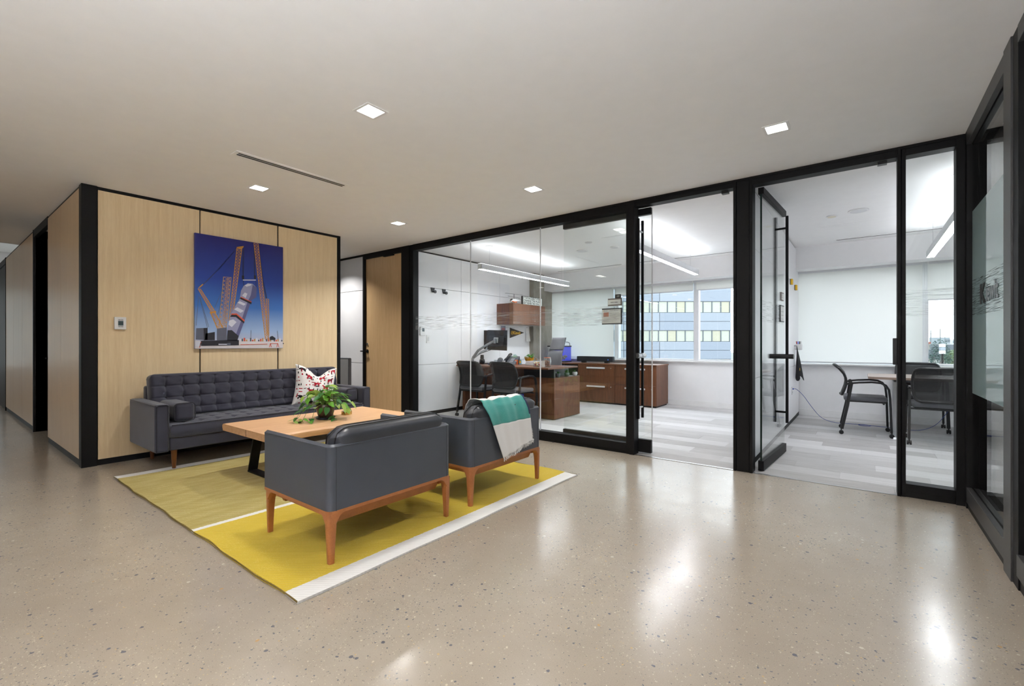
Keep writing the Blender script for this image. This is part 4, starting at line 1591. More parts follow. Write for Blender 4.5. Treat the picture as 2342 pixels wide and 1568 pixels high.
def armchair(label):
    r = thing('armchair', label, 'armchair', (0, 0, 0), 'grey leather armchairs with walnut legs')
    Wd, Dp = .905, .74
    xf, xb = -Dp, 0.0
    th = .034
    out = rounded_u(xf, xb, 0, Wd, .04)
    inn = rounded_u(xf, xb - th, th, Wd - th, .015)
    n = len(out)
    z0, z1 = .295, .652
    mb = MB()
    rad = .012
    prof = [(0, z0, 0), (0, z1 - rad, 0), (.35, z1 - rad * .3, 0), (.5, z1, 0), (.65, z1 - rad * .3, 0), (1, z1 - rad, 0), (1, z0, 0)]
    for (k_, z, _) in prof:
        for (a_, b_) in zip(out, inn):
            mb.v.append((a_[0] + (b_[0] - a_[0]) * k_, a_[1] + (b_[1] - a_[1]) * k_, z))
    for L_ in range(len(prof) - 1):
        for i in range(n - 1):
            mb.f.append((L_ * n + i, L_ * n + i + 1, (L_ + 1) * n + i + 1, (L_ + 1) * n + i))
    for i in range(n - 1):
        mb.f.append((i, (len(prof) - 1) * n + i, (len(prof) - 1) * n + i + 1, i + 1))
    mb.f.append(tuple(L_ * n for L_ in range(len(prof))))
    mb.f.append(tuple(reversed([L_ * n + n - 1 for L_ in range(len(prof))])))
    shell = mb.build('shell', M['leather'], r, smooth=50)
    sm = MB()
    for yy in (.042, Wd - .042):
        sm.tube([(xb + .0005, yy, z0), (xb + .0005, yy, z1 - .01)], .0018, 5)
    sm.tube([(xf, -.0005, z1 - .016)] + [(a_[0], a_[1], z1 - .016) for a_ in out[1:-1]] + [(xf, Wd + .0005, z1 - .016)], .0018, 5)
    sm.build('seam', M['leather_dark'], shell)
    B(xf + .015, xb - th, th, Wd - th, .285, .34).build('seat_deck', M['leather'], r)
    sc_ = B(xf + .0, xb - .14, th + .006, Wd - th - .006, .335, .455).build('seat_cushion', M['leather_dark'], r, bevel=.035, seg=5)
    # back cushion, leaning, rounded top
    cb = MB()
    cw0, cw1 = .045, Wd - .045

    def edge(s, ln, rr):
        m_ = min(s, 1 - s) * ln
        return sqrt(max(0, 1 - (1 - min(m_ / rr, 1)) ** 2))

    def cs(side):
        def f_(u, v):
            k_ = min(edge(u, cw1 - cw0, .07), edge(v, .32, .06))
            corner = 0
            uu = u
            zz = .42 + .315 * v
            if v > .75:
                s_ = (v - .75) / .25
                m_ = min(u, 1 - u) * (cw1 - cw0)
                if m_ < .09:
                    zz -= .06 * s_ * (1 - m_ / .09) ** 2
            d_ = .085 * (.06 + .94 * k_) * side
            return (-.115 + .045 * v + d_ - .006 * side, cw0 + (cw1 - cw0) * uu, zz)
        return f_
    nu, nv = 44, 20
    cb.grid(cs(1), nu, nv)
    o_ = len(cb.v)
    b2 = MB()
    b2.grid(cs(-1), nu, nv)
    cb.v += b2.v
    cb.f += [tuple(reversed([i + o_ for i in f])) for f in b2.f]
    idx = [i for i in range(nu)] + [j * nu + nu - 1 for j in range(1, nv)] + [(nv - 1) * nu + i for i in range(nu - 2, -1, -1)] + [j * nu for j in range(nv - 2, 0, -1)]
    for k_ in range(len(idx)):
        a_, b_ = idx[k_], idx[(k_ + 1) % len(idx)]
        cb.f.append((a_, a_ + o_, b_ + o_, b_))
    bc_ = cb.build('back_cushion', M['leather_dark'], r, smooth=80)
    for side in (1, -1):
        pts = []
        g = cs(side)
        for (u, v) in [(.012, .1 + .07 * i) for i in range(13)] + [(.03 + .047 * i, .985) for i in range(21)] + [(.988, .94 - .07 * i) for i in range(13)]:
            p_ = Vector(g(u, v))
            pts.append(p_ + Vector((.001 * side, 0, .002)))
        MB().tube(pts, .0035, 5).build('piping', M['black_plastic'], bc_, smooth=True)
    # frame
    W_ = M['chair_wood']
    fb = MB()
    rim_o = rounded_u(xf, xb + .001, -.001, Wd + .001, .038)
    rim_i = rounded_u(xf, xb - .03, .03, Wd - .03, .015)
    for z in (.297, .279):
        for (a_, b_) in zip(rim_o, rim_i):
            fb.v.append((a_[0], a_[1], z))
            fb.v.append((b_[0], b_[1], z))
    n = len(rim_o)
    for i in range(n - 1):
        a_ = i * 2
        fb.f += [(a_, a_ + 2, a_ + 3, a_ + 1), (2 * n + a_, 2 * n + a_ + 1, 2 * n + a_ + 3, 2 * n + a_ + 2), (a_, 2 * n + a_, 2 * n + a_ + 2, a_ + 2), (a_ + 1, a_ + 3, 2 * n + a_ + 3, 2 * n + a_ + 1)]
    fb.box(xf, xf + .03, 0, Wd, .279, .297)
    fb.build('rim', W_, r, smooth=40)
    for (xa, xb_, ya, yb) in ((xb - .075, xb - .045, .05, Wd - .05), (xf + .045, xf + .075, .05, Wd - .05)):
        s_ = 1 if xa > -.3 else -1
        ap = MB()
        ap.add([(xb_ if s_ > 0 else xa, ya, .285), (xb_ if s_ > 0 else xa, yb, .285), (xa if s_ > 0 else xb_, yb, .285), (xa if s_ > 0 else xb_, ya, .285),
                (xb_ - s_ * .03 if s_ > 0 else xa + .03, ya + .03, .205), (xb_ - s_ * .03 if s_ > 0 else xa + .03, yb - .03, .205), ((xa if s_ > 0 else xb_) - s_ * .03, yb - .03, .205), ((xa if s_ > 0 else xb_) - s_ * .03, ya + .03, .205)],
               [(0, 1, 2, 3), (4, 7, 6, 5), (0, 4, 5, 1), (1, 5, 6, 2), (2, 6, 7, 3), (3, 7, 4, 0)])
        ap.build('apron', W_, r)
    B(xf + .05, xb - .05, .045, .07, .24, .285).build('side_rail', W_, r)
    B(xf + .05, xb - .05, Wd - .07, Wd - .045, .24, .285).build('side_rail', W_, r)
    secs = [(.012, .030, .008), (.10, .036, .005), (.18, .043, .002), (.225, .048, .001), (.248, .054, 0), (.264, .064, 0), (.276, .082, 0), (.283, .11, 0)]
    for sx_ in (0, 1):
        for sy_ in (0, 1):
            lg = MB()
            cx = xb if sx_ else xf
            cy = Wd if sy_ else 0
            dx = -1 if sx_ else 1
            dy = -1 if sy_ else 1
            rings = []
            for (z, s, ins) in secs:
                # rounded-square ring with the outer corner at (cx,cy)
                x0, y0 = cx + dx * ins, cy + dy * ins
                c = min(.02, s * .4)
                ring = [(x0 + dx * c, y0), (x0 + dx * s, y0), (x0 + dx * s, y0 + dy * min(s, .045)), (x0 + dx * min(s, .045), y0 + dy * min(s, .045)), (x0 + dx * min(s, .045), y0 + dy * s), (x0, y0 + dy * s), (x0, y0 + dy * c), (x0 + dx * c * .3, y0 + dy * c * .3)]
                if z < .23:
                    ring = [(x0 + dx * c, y0), (x0 + dx * s * .75, y0), (x0 + dx * s * .95, y0 + dy * s * .05), (x0 + dx * s * .93, y0 + dy * s * .93), (x0 + dx * s * .05, y0 + dy * s * .95), (x0, y0 + dy * s * .75), (x0, y0 + dy * c), (x0 + dx * c * .3, y0 + dy * c * .3)]
                rings.append([(a_[0], a_[1], z) for a_ in ring])
            for rg_ in rings:
                lg.v += rg_
            m_ = 8
            for L_ in range(len(rings) - 1):
                for i in range(m_):
                    q_ = (L_ * m_ + i, L_ * m_ + (i + 1) % m_, (L_ + 1) * m_ + (i + 1) % m_, (L_ + 1) * m_ + i)
                    lg.f.append(q_ if dx * dy > 0 else tuple(reversed(q_)))
            lg.f.append(tuple(range(m_)))
            lg.build('leg', W_, r, smooth=60, weld=True)
    return r


a1 = armchair('nearest grey leather armchair with walnut legs')
a2 = copy_tree(a1)
a2['label'] = 'grey leather armchair with the striped throw over its back'
a1.location = (-2.25, 1.331, 0)
a2.location = (-2.252, 2.436, 0)

# ---------------- striped throw over the second armchair
bl_ = thing('throw_blanket', 'white and teal fringed throw draped over the far armchair back', 'blanket', (-2.3, 2.9, .3))
# path over the back: (x, z) with length parameter
path = [(-2.475, .56), (-2.465, .66), (-2.44, .73), (-2.40, .758), (-2.35, .765), (-2.30, .757), (-2.262, .72), (-2.238, .66), (-2.229, .58), (-2.226, .50), (-2.224, .42), (-2.222, .36), (-2.221, .31)]
PL = [0]
for i in range(1, len(path)):
    PL.append(PL[-1] + math.hypot(path[i][0] - path[i - 1][0], path[i][1] - path[i - 1][1]))


def along(s):
    s *= PL[-1]
    for i in range(1, len(path)):
        if s <= PL[i] + 1e-9:
            k_ = (s - PL[i - 1]) / (PL[i] - PL[i - 1])
            return tuple(path[i - 1][j] + (path[i][j] - path[i - 1][j]) * k_ for j in (0, 1)), s
    return path[-1], s


def blanket_pt(u, s, off=0):
    (x, z), L_ = along(s)
    drop = max(0, .72 - z) if x > -2.33 else 0
    yl = 2.585 + .46 * drop
    yr = 3.115 + .13 * drop
    y = yl + (yr - yl) * u
    fold = .006 * sin(u * 13 + s * 3) + .004 * sin(u * 29 + s * 5)
    x2 = x + (fold * (1 if x > -2.35 else -1) + .008 + off)
    z2 = z + (fold + .005 if abs(x + 2.35) < .07 else 0)
    if s > .9:
        z2 += (.085 * u - .0) * (s - .9) / .1
    if x > -2.3 and z < .66:
        x2 = max(x2, -2.249 + .006 + off)
    return x2, y, z2


def blanket_part(s0, s1, name, mat, u0=0, u1=1, off=0):
    mb = MB()
    ns = max(3, int((s1 - s0) * 60))
    mb.grid(lambda u, v: blanket_pt(u0 + (u1 - u0) * u, s0 + (s1 - s0) * v, off), 40, ns)
    o = mb.build(name, mat, bl_, smooth=80)
    so = o.modifiers.new('thick', 'SOLIDIFY')
    so.thickness = .004
    so.offset = 1
    return o


blanket_part(0, .40, 'white_band', M['throw_white'])
blanket_part(.40, .665, 'teal_band', M['teal'])
blanket_part(.665, 1.0, 'white_band', M['throw_white'])
blanket_part(.0, .62, 'navy_border', M['navy'], .975, 1.0, .005)
fg = MB()
rnd = random.Random(5)
for i in range(110):
    u = i / 109
    x, y, z = blanket_pt(u, 1.0)
    fg.tube([(x, y, z + .004), (x + rnd.uniform(-.003, .006), y + rnd.uniform(-.004, .004), z - .012), (x + rnd.uniform(-.004, .008), y + rnd.uniform(-.008, .008), z - rnd.uniform(.02, .034))], .0012, 4)
for i in range(40):
    x, y, z = blanket_pt(1, .78 + .22 * i / 39)
    fg.tube([(x, y - .003, z), (x + .002, y + rnd.uniform(.006, .014), z - rnd.uniform(.002, .012))], .001, 4)
o = fg.build('fringe', M['throw_white'], bl_)
o['kind'] = 'stuff'

# ---------------- thermostat on the wood wall
th = thing('thermostat', 'white thermostat with a small grey screen on the maple wall', 'thermostat', (-5.96, 1.245, 1.403))
B(-5.966, -5.944, 1.199, 1.292, 1.34, 1.466).build('case', M['white_plastic'], th, bevel=.005, seg=3)
B(-5.9445, -5.9425, 1.227, 1.268, 1.38, 1.427).build('screen', plain('lcd_grey', (84, 100, 104), .2), th)
for z_ in (1.368, 1.436):
    for y_ in (1.237, 1.258):
        B(-5.9445, -5.942, y_ - .009, y_ + .009, z_ - .0028, z_ + .0028).build('button', M['grey_plastic'], th)
text_mesh('23.0', .02, face_x(-5.9424, 1.232, 1.402), M['ink'], 'readout', th, depth=.0002)

# ---------------- crane photograph on the wood wall
cp = thing('wall_picture', 'frameless photo print of yellow cranes lifting a steel vessel', 'picture', (-5.95, 2.38, 1.79))
t = NT('photo_print_sky')
v = t.n('TexCoord')
sp = t.n('SeparateXYZ')
t.l(v.outputs['Object'], sp.inputs[0])
z_ = t.math('DIVIDE', t.math('ADD', sp.outputs[2], .65), 1.3)
t.pbr(t.ramp(z_, [(.06, s2l((186, 190, 214))), (.16, s2l((160, 186, 224))), (.38, s2l((66, 116, 190))), (.62, s2l((44, 70, 158))), (.98, s2l((36, 36, 112)))]), .35, 0, .4)
YA, YB, ZA, ZB = 1.889, 2.869, 1.14, 2.44
cv_ = B(-5.966, -5.932, YA, YB, ZA, ZB).build('print_board', t.m, cp, bevel=.002)
col_or = plain('crane_orange', (206, 146, 62), .6)
col_tan = plain('crane_tan', (196, 150, 96), .6)
col_v1 = plain('vessel_lavender', (150, 152, 186), .6)
col_v2 = plain('vessel_light', (212, 214, 226), .6)
col_v3 = plain('vessel_shadow', (92, 94, 138), .6)
col_rd = plain('band_red', (214, 84, 56), .6)
col_dk = plain('machine_dark', (36, 36, 46), .6)
col_gr = plain('machine_grey', (92, 96, 112), .6)
col_gd = plain('site_ground', (214, 210, 214), .7)
layers = {}


def L2(u, v, k):
    return (-5.9318 + .0004 * k, YA + (YB - YA) * u, ZA + (ZB - ZA) * v)


def poly(m, pts, k=1):
    mb = layers.setdefault((m.name, k), (m, MB()))[1]
    mb.add([L2(u, v, k) for u, v in pts], [tuple(range(len(pts)))])


def seg(m, a, b, w, k=2):
    d = Vector((b[0] - a[0], (b[1] - a[1]) * 1.327))
    d.normalize()
    nx, ny = -d.y * w / 2, d.x * w / 2 / 1.327
    poly(m, [(a[0] + nx, a[1] + ny), (a[0] - nx, a[1] - ny), (b[0] - nx, b[1] - ny), (b[0] + nx, b[1] + ny)], k)


def lat(m, A0, A1, B0, B1, n, w=.006, wl=.011, k=2):
    w *= .62
    wl *= .62
    seg(m, A0, A1, wl, k)
    seg(m, B0, B1, wl, k)
    for i in range(n):
        f0, f1 = i / n, (i + 1) / n
        pa = (A0[0] + (A1[0] - A0[0]) * f0, A0[1] + (A1[1] - A0[1]) * f0)
        pb = (B0[0] + (B1[0] - B0[0]) * f1, B0[1] + (B1[1] - B0[1]) * f1)
        pc = (B0[0] + (B1[0] - B0[0]) * f0, B0[1] + (B1[1] - B0[1]) * f0)
        pd = (A0[0] + (A1[0] - A0[0]) * f1, A0[1] + (A1[1] - A0[1]) * f1)
        seg(m, pa, pb, w, k)
        seg(m, pc, pd, w, k)
        seg(m, pa, pc, w, k)


poly(col_gd, [(.003, .003), (.997, .003), (.997, .07), (.003, .07)])
poly(col_v2, [(.46, .07), (.997, .07), (.997, .085), (.46, .09)], 1)
for i in range(22):
    u = .47 + .024 * i
    poly((col_v2, col_gr, col_rd, col_tan)[i % 4], [(u, .066), (u + .018, .066), (u + .018, .082 + .008 * (i % 3)), (u, .082 + .008 * (i % 3))], 2)
for a, b in (((.437, .917), (.261, .728)), ((.425, .905), (.255, .722)), ((.261, .728), (.068, .548)), ((.255, .722), (.06, .535))):
    seg(col_v3, a, b, .006)
for a, b in (((.037, .46), (.012, .2)), ((.045, .45), (.126, .183)), ((.052, .441), (.14, .19)), ((.34, .64), (.2, .36)), ((.33, .6), (.23, .3))):
    seg(col_gr, a, b, .004)
lat(col_tan, (.295, .645), (.243, .18), (.378, .648), (.321, .16), 13, .006, .012, 2)
lat(col_tan, (.335, .64), (.285, .2), (.36, .64), (.31, .2), 14, .005, .006, 2)
lat(col_or, (.443, .932), (.352, .25), (.498, .932), (.388, .25), 24, .006, .012, 3)
poly(col_or, [(.437, .932), (.518, .95), (.515, .938), (.491, .916), (.44, .92)], 3)
lat(col_or, (.03, .52), (.17, .32), (.055, .52), (.205, .33), 9, .006, .011, 3)
poly(col_or, [(.15, .325), (.215, .335), (.215, .318), (.15, .308)], 4)
lat(col_or, (.16, .315), (.235, .17), (.205, .315), (.30, .17), 5, .006, .018, 3)
poly(col_or, [(.03, .525), (.05, .53), (.085, .56), (.075, .565)], 4)
lat(col_or, (.636, .995), (.777, .08), (.687, .995), (.818, .08), 34, .006, .012, 3)
lat(col_or, (.782, .477), (.792, .12), (.816, .475), (.821, .12), 14, .006, .009, 4)
for a, b in (((.509, .918), (.509, .671)), ((.52, .918), (.515, .671)), ((.646, .97), (.65, .684)), ((.64, .97), (.64, .684)), ((.705, .9), (.745, .66)), ((.745, .66), (.795, .48)), ((.735, .66), (.785, .48)), ((.513, .634), (.52, .58)), ((.66, .646), (.665, .57))):
    seg(col_dk, a, b, .005, 2)
seg(col_v2, (.509, .634), (.66, .646), .012, 4)
for c in ((.51, .66), (.65, .675)):
    poly(col_dk, [(c[0] - .013, c[1] - .02), (c[0] + .013, c[1] - .02), (c[0] + .013, c[1] + .015), (c[0] - .013, c[1] + .015)], 4)
poly(col_v1, [(.518, .582), (.565, .609), (.622, .608), (.67, .574), (.665, .485), (.612, .455), (.594, .421), (.518, .236), (.454, .093), (.33, .158), (.374, .306), (.428, .397), (.473, .458), (.487, .535)], 5)
poly(col_v3, [(.622, .6), (.67, .574), (.665, .485), (.612, .455), (.594, .421), (.518, .236), (.454, .093), (.42, .11), (.5, .28), (.56, .43), (.6, .5)], 6)
poly(col_v2, [(.53, .585), (.565, .605), (.61, .605), (.6, .59), (.55, .575)], 7)
for p_ in ([(.445, .42), (.473, .436), (.542, .414), (.518, .398)], [(.409, .359), (.445, .378), (.518, .349), (.482, .328)], [(.356, .254), (.4, .266), (.437, .242), (.383, .195), (.347, .217)], [(.5, .49), (.53, .52), (.56, .51), (.54, .47)]):
    poly(col_v2, p_, 7)
poly(col_dk, [(.482, .476), (.61, .432), (.604, .414), (.473, .458)], 7)
poly(col_rd, [(.486, .478), (.61, .438), (.609, .432), (.482, .472)], 8)
poly(col_dk, [(.383, .31), (.437, .312), (.527, .25), (.52, .232), (.428, .288), (.365, .288)], 7)
poly(col_rd, [(.383, .318), (.437, .322), (.53, .262), (.524, .248), (.434, .31), (.376, .306)], 8)
poly(col_dk, [(.338, .165), (.383, .168), (.46, .115), (.445, .07), (.33, .07)], 9)
poly(col_dk, [(.052, .069), (.463, .078), (.463, .03), (.052, .024)], 9)
poly(col_gr, [(.012, .177), (.126, .183), (.126, .075), (.008, .08)], 9)
poly(col_dk, [(.085, .18), (.126, .183), (.126, .075), (.09, .075)], 10)
poly(col_gr, [(.224, .178), (.328, .191), (.328, .075), (.224, .075)], 9)
poly(col_dk, [(.105, .133), (.201, .148), (.201, .075), (.097, .075)], 10)
poly(col_v2, [(.003, .06), (.06, .065), (.06, .02), (.003, .02)], 10)
seg(col_rd, (.045, .01), (.06, .06), .009, 10)
seg(col_v2, (.24, .038), (.36, .038), .012, 10)
poly(col_gr, [(.33, .05), (.37, .052), (.37, .03), (.33, .028)], 11)
for a, b in (((.823, .01), (.837, .048)), ((.85, .01), (.837, .048)), ((.837, .046), (.93, .047)), ((.93, .049), (.945, .01)), ((.93, .049), (.915, .01)), ((.48, .035), (.8, .04))):
    seg(col_rd, a, b, .006, 10)
poly(col_dk, [(.83, .08), (.9, .08), (.9, .1), (.86, .12), (.83, .11)], 9)
for a, b in (((.6, .09), (.602, .17)), ((.935, .09), (.925, .17))):
    seg(col_gr, a, b, .005, 9)
for (nm, k_), (m_, mb_) in sorted(layers.items(), key=lambda q_: q_[0][1]):
    mb_.build('print_ink', m_, cv_)['kind'] = 'stuff'
MB().lathe([(.0001, .01), (.009, .006), (.009, 0)], (0, 0, 0), 10, Matrix.Translation((-5.966, 2.884, 1.2)) @ Matrix.Rotation(pi / 2, 4, 'Y')).build('wall_pin', M['black_plastic'], cp)

# ================================================================== office furniture
def mesh_chair(label):
    r = thing('mesh_chair', label, 'chair', (0, 0, 0), 'black mesh-back office chairs on casters')
    B(-.24, .24, -.215, .245, .445, .502).build('seat', M['seat_grey'], r, bevel=.026, seg=4)
    B(-.225, .225, -.2, .23, .428, .446).build('seat_pan', M['black_plastic'], r, bevel=.006)
    F = (.013, .019)
    for s in (-1, 1):
        MB().tube([(s * .262, -.13, .69), (s * .268, -.175, .38), (s * .276, -.235, .07)], 1, 8, flat=F).build('rear_leg', M['black_plastic'], r, smooth=True)
        pts = [(s * .262, -.15, .675), (s * .262, -.05, .69), (s * .262, .08, .70), (s * .262, .17, .692), (s * .263, .22, .665), (s * .264, .25, .61), (s * .266, .262, .5), (s * .27, .268, .3), (s * .276, .275, .07)]
        MB().tube(pts, 1, 8, flat=F, up=(1, 0, 0)).build('armrest_leg', M['black_plastic'], r, smooth=True)
        MB().cyl((s * .25, -.135, .675), (s * .275, -.135, .675), .024, n=14).build('pivot', M['black_plastic'], r, smooth=True)
        for yy in (-.24, .278):
            c = MB()
            c.cyl((s * .276 - .022, yy, .026), (s * .276 - .006, yy, .026), .0258, n=16)
            c.cyl((s * .276 + .006, yy, .026), (s * .276 + .022, yy, .026), .0258, n=16)
            c.cyl((s * .276, yy, .03), (s * .276, yy, .075), .008, n=8)
            c.cyl((s * .276 - .007, yy, .026), (s * .276 + .007, yy, .026), .012, n=8)
            c.build('caster', M['black_plastic'], r, smooth=True)
    for yy, zz in ((-.17, .425), (.2, .425)):
        MB().cyl((-.265, yy, zz), (.265, yy, zz), .011, n=8).build('crossbar', M['black_plastic'], r, smooth=True)
    prof = [(.515, -.232), (.56, -.215), (.62, -.196), (.68, -.186), (.74, -.192), (.80, -.214), (.86, -.258), (.905, -.31)]

    def yz(v):
        f = v * (len(prof) - 1)
        i = min(int(f), len(prof) - 2)
        k_ = f - i
        return prof[i][1] + (prof[i + 1][1] - prof[i][1]) * k_, prof[i][0] + (prof[i + 1][0] - prof[i][0]) * k_

    def hw(v):
        b = .212 + .03 * sin(min(1, v * 1.15) * pi * .75)
        e = min(v, 1 - v) / .16
        if e < 1:
            b -= .045 * (1 - sqrt(max(0, 1 - (1 - e) ** 2)))
        return b
    net = MB()
    net.grid(lambda u, v: ((2 * u - 1) * (hw(v) - .004), yz(v)[0] - .016 * (1 - (2 * u - 1) ** 2), yz(v)[1]), 12, 22)
    net.build('mesh_back', M['net'], r, smooth=True)
    N = 24
    pts = [(hw(i / N), yz(i / N)[0], yz(i / N)[1]) for i in range(N + 1)]
    top = [(hw(1) * (1 - 2 * i / 8), yz(1)[0] - .016 * (1 - (1 - 2 * i / 8) ** 2), yz(1)[1] + .004) for i in range(1, 8)]
    pts2 = [(-hw(1 - i / N), yz(1 - i / N)[0], yz(1 - i / N)[1]) for i in range(N + 1)]
    bot = [(-hw(0) * (1 - 2 * i / 8), yz(0)[0] - .016 * (1 - (1 - 2 * i / 8) ** 2), yz(0)[1]) for i in range(1, 8)]
    lp = pts + top + pts2 + bot
    mb = MB()
    mb.tube(lp + [lp[0]], .0155, 8, caps=False)
    mb.build('back_frame', M['black_plastic'], r, smooth=True)
    for s in (-1, 1):
        MB().tube([(s * .236, -.192, .66), (s * .262, -.14, .675)], .014, 8).build('back_bracket', M['black_plastic'], r, smooth=True)
    return r


ch = mesh_chair('left mesh-back guest chair in front of the office desk')
ch_list = [ch]
for lab in ('right mesh-back guest chair in front of the office desk', 'mesh-back chair at the left end of the meeting table, seen side-on',
            'mesh-back chair with its back to the glass sidelight at the meeting table', 'mesh-back chair on the window side of the meeting table',
            'mesh-back chair in the far right corner behind the meeting table'):
    c_ = copy_tree(ch)
    c_['label'] = lab
    ch_list.append(c_)
for c_, (x, y, rz) in zip(ch_list, ((-5.08, 5.70, .03), (-4.37, 5.70, -.04), (-.005, 7.765, -pi / 2 + .04), (.70, 7.42, 0.02), (.62, 8.62, pi), (1.32, 8.6, pi - .05))):
    c_.location = (x, y, 0)
    c_.rotation_euler = (0, 0, rz)

# ---------------- office desk
dk = thing('office_desk', 'walnut executive desk with side pedestal behind the guest chairs', 'desk', (-4.8, 6.3, 0))
WN = M['walnut']
DT = .825
B(-5.775, -3.82, 5.87, 6.78, .797, DT).build('desktop', M['walnut_top'], dk, bevel=.003)
ped = B(-4.42, -3.83, 6.06, 6.87, .012, .657).build('pedestal', WN, dk, bevel=.002)
B(-4.40, -3.86, 6.08, 6.85, 0, .012).build('plinth', M['dark_trim'], ped)
B(-4.42, -3.84, 6.07, 6.11, .657, .797).build('riser_panel', M['black_plastic'], dk)
B(-4.06, -4.04, 6.11, 6.85, .657, .797).build('riser_panel', plain('slate_laminate', (66, 74, 80), .5), dk)
B(-4.42, -4.40, 6.11, 6.85, .657, .797).build('riser_panel', M['black_plastic'], dk)
B(-5.70, -4.42, 6.36, 6.38, .18, .797).build('modesty_panel', WN, dk)
B(-5.76, -5.70, 6.02, 6.72, 0, .797).build('leg_panel', WN, dk, bevel=.002)

# succulents on the pedestal shelf
def succulent(x, y, potm, label, seed, tall):
    z = .657
    r = thing('succulent', label, 'plant', (x, y, z), 'small succulents on the desk shelf')
    pot = MB().lathe([(.022, 0), (.038, .016), (.044, .04), (.038, .064), (.034, .064), (.036, .05), (.0001, .05)], (x, y, z), 20).build('pot', potm, r, smooth=True)
    rn = random.Random(seed)
    lf = MB()
    lf.cyl((-.004, 0, 0), (.0005, .5, .1), .055, .09, 6)
    me = bpy.data.meshes.new('leaf')
    lf = MB()
    lf.add([(-.1, 0, 0), (.1, 0, 0), (.14, .5, .05), (0, 1, .12), (-.14, .5, .05), (0, .5, -.08)], [(0, 1, 2, 4), (4, 2, 3), (1, 0, 5), (2, 1, 5), (3, 2, 5), (4, 3, 5), (0, 4, 5)])
    me.from_pydata(lf.v, [], lf.f)
    me.materials.append(leaf_m[0])
    for i in range(12):
        o = bpy.data.objects.new('leaf', me)
        COL.objects.link(o)
        o.parent = r
        o.location = (0, 0, .055)
        o.rotation_euler = (rn.uniform(.5, 1.35), 0, i * 2.4)
        o.scale = (tall * .9, tall * rn.uniform(.75, 1), tall)
    MB().lathe([(.034, .052), (.0001, .056)], (x, y, z), 14).build('soil', M['soil'], pot)
    return r


succulent(-3.90, 6.28, plain('slate_pot', (84, 92, 102), .6), 'left succulent in a slate grey pot on the desk shelf', 1, .055)
succulent(-3.90, 6.56, plain('sage_pot', (96, 112, 108), .6), 'middle spiky succulent in a grey-green pot on the desk shelf', 2, .07)
succulent(-3.885, 6.80, M['white_plastic'], 'right succulent in a round white pot on the desk shelf', 3, .05)


# ---------------- monitors on arms
def monitor(c, w, h, label, rz=0, tilt=0):
    r = thing('monitor', label, 'monitor', (c[0], c[1], c[2] - h / 2), 'monitors on the office desk')
    Mt = Matrix.Translation(c) @ Matrix.Rotation(rz, 4, 'Z') @ Matrix.Rotation(tilt, 4, 'Y')
    MB().box(-w / 2, w / 2, -.008, .012, -h / 2, h / 2, Mt).build('panel', M['black_plastic'], r, bevel=.003)
    MB().box(-w / 2 + .01, w / 2 - .01, .0121, .0128, -h / 2 + .01, h / 2 - .01, Mt).build('screen', plain('dark_screen', (16, 18, 22), .12), r)
    MB().box(-w * .36, w * .36, -.03, -.008, -h * .3, h * .22, Mt).build('rear_housing', plain('dark_grey_plastic', (38, 38, 42), .5), r, bevel=.01)
    MB().box(-.05, .05, -.042, -.03, -.05, .05, Mt).build('mount_plate', M['steel'], r, bevel=.003)
    return r


monitor((-5.36, 6.52, 1.263), .44, .37, 'front black monitor on a silver arm, seen from behind', .06, .03)
monitor((-5.60, 6.72, 1.275), .40, .36, 'second monitor half hidden behind the front monitor', .5)
ar = thing('monitor_mount', 'silver double-armed monitor mount clamped to the office desk', 'monitor mount', (-5.68, 6.2, DT))
SL = plain('silver_paint', (150, 156, 160), .35, .6)
B(-5.73, -5.63, 6.14, 6.26, DT, DT + .022).build('clamp', SL, ar, bevel=.004)
MB().cyl((-5.68, 6.2, DT + .02), (-5.68, 6.2, DT + .11), .026, n=16).build('post', SL, ar, smooth=True)
MB().tube([(-5.68, 6.2, DT + .11), (-5.60, 6.24, DT + .23), (-5.57, 6.25, DT + .26)], 1, 10, flat=(.018, .022)).build('lower_arm', SL, ar, smooth=True)
MB().tube([(-5.59, 6.25, DT + .25), (-5.46, 6.36, DT + .36), (-5.37, 6.46, DT + .43)], 1, 10, flat=(.017, .02)).build('upper_arm', SL, ar, smooth=True)
MB().tube([(-5.68, 6.22, DT + .11), (-5.64, 6.4, DT + .22), (-5.62, 6.5, DT + .25)], 1, 10, flat=(.016, .018)).build('lower_arm', SL, ar, smooth=True)
MB().tube([(-5.62, 6.5, DT + .25), (-5.62, 6.6, DT + .36), (-5.61, 6.68, DT + .42)], 1, 10, flat=(.015, .018)).build('upper_arm', SL, ar, smooth=True)
MB().cyl((-5.37, 6.455, DT + .38), (-5.37, 6.455, DT + .47), .022, n=12).build('joint', SL, ar, smooth=True)
MB().tube([(-5.37, 6.47, DT + .40), (-5.34, 6.46, DT + .30), (-5.42, 6.40, DT + .26), (-5.6, 6.27, DT + .18)], .005, 6).build('cable', M['black_plastic'], ar, smooth=True)

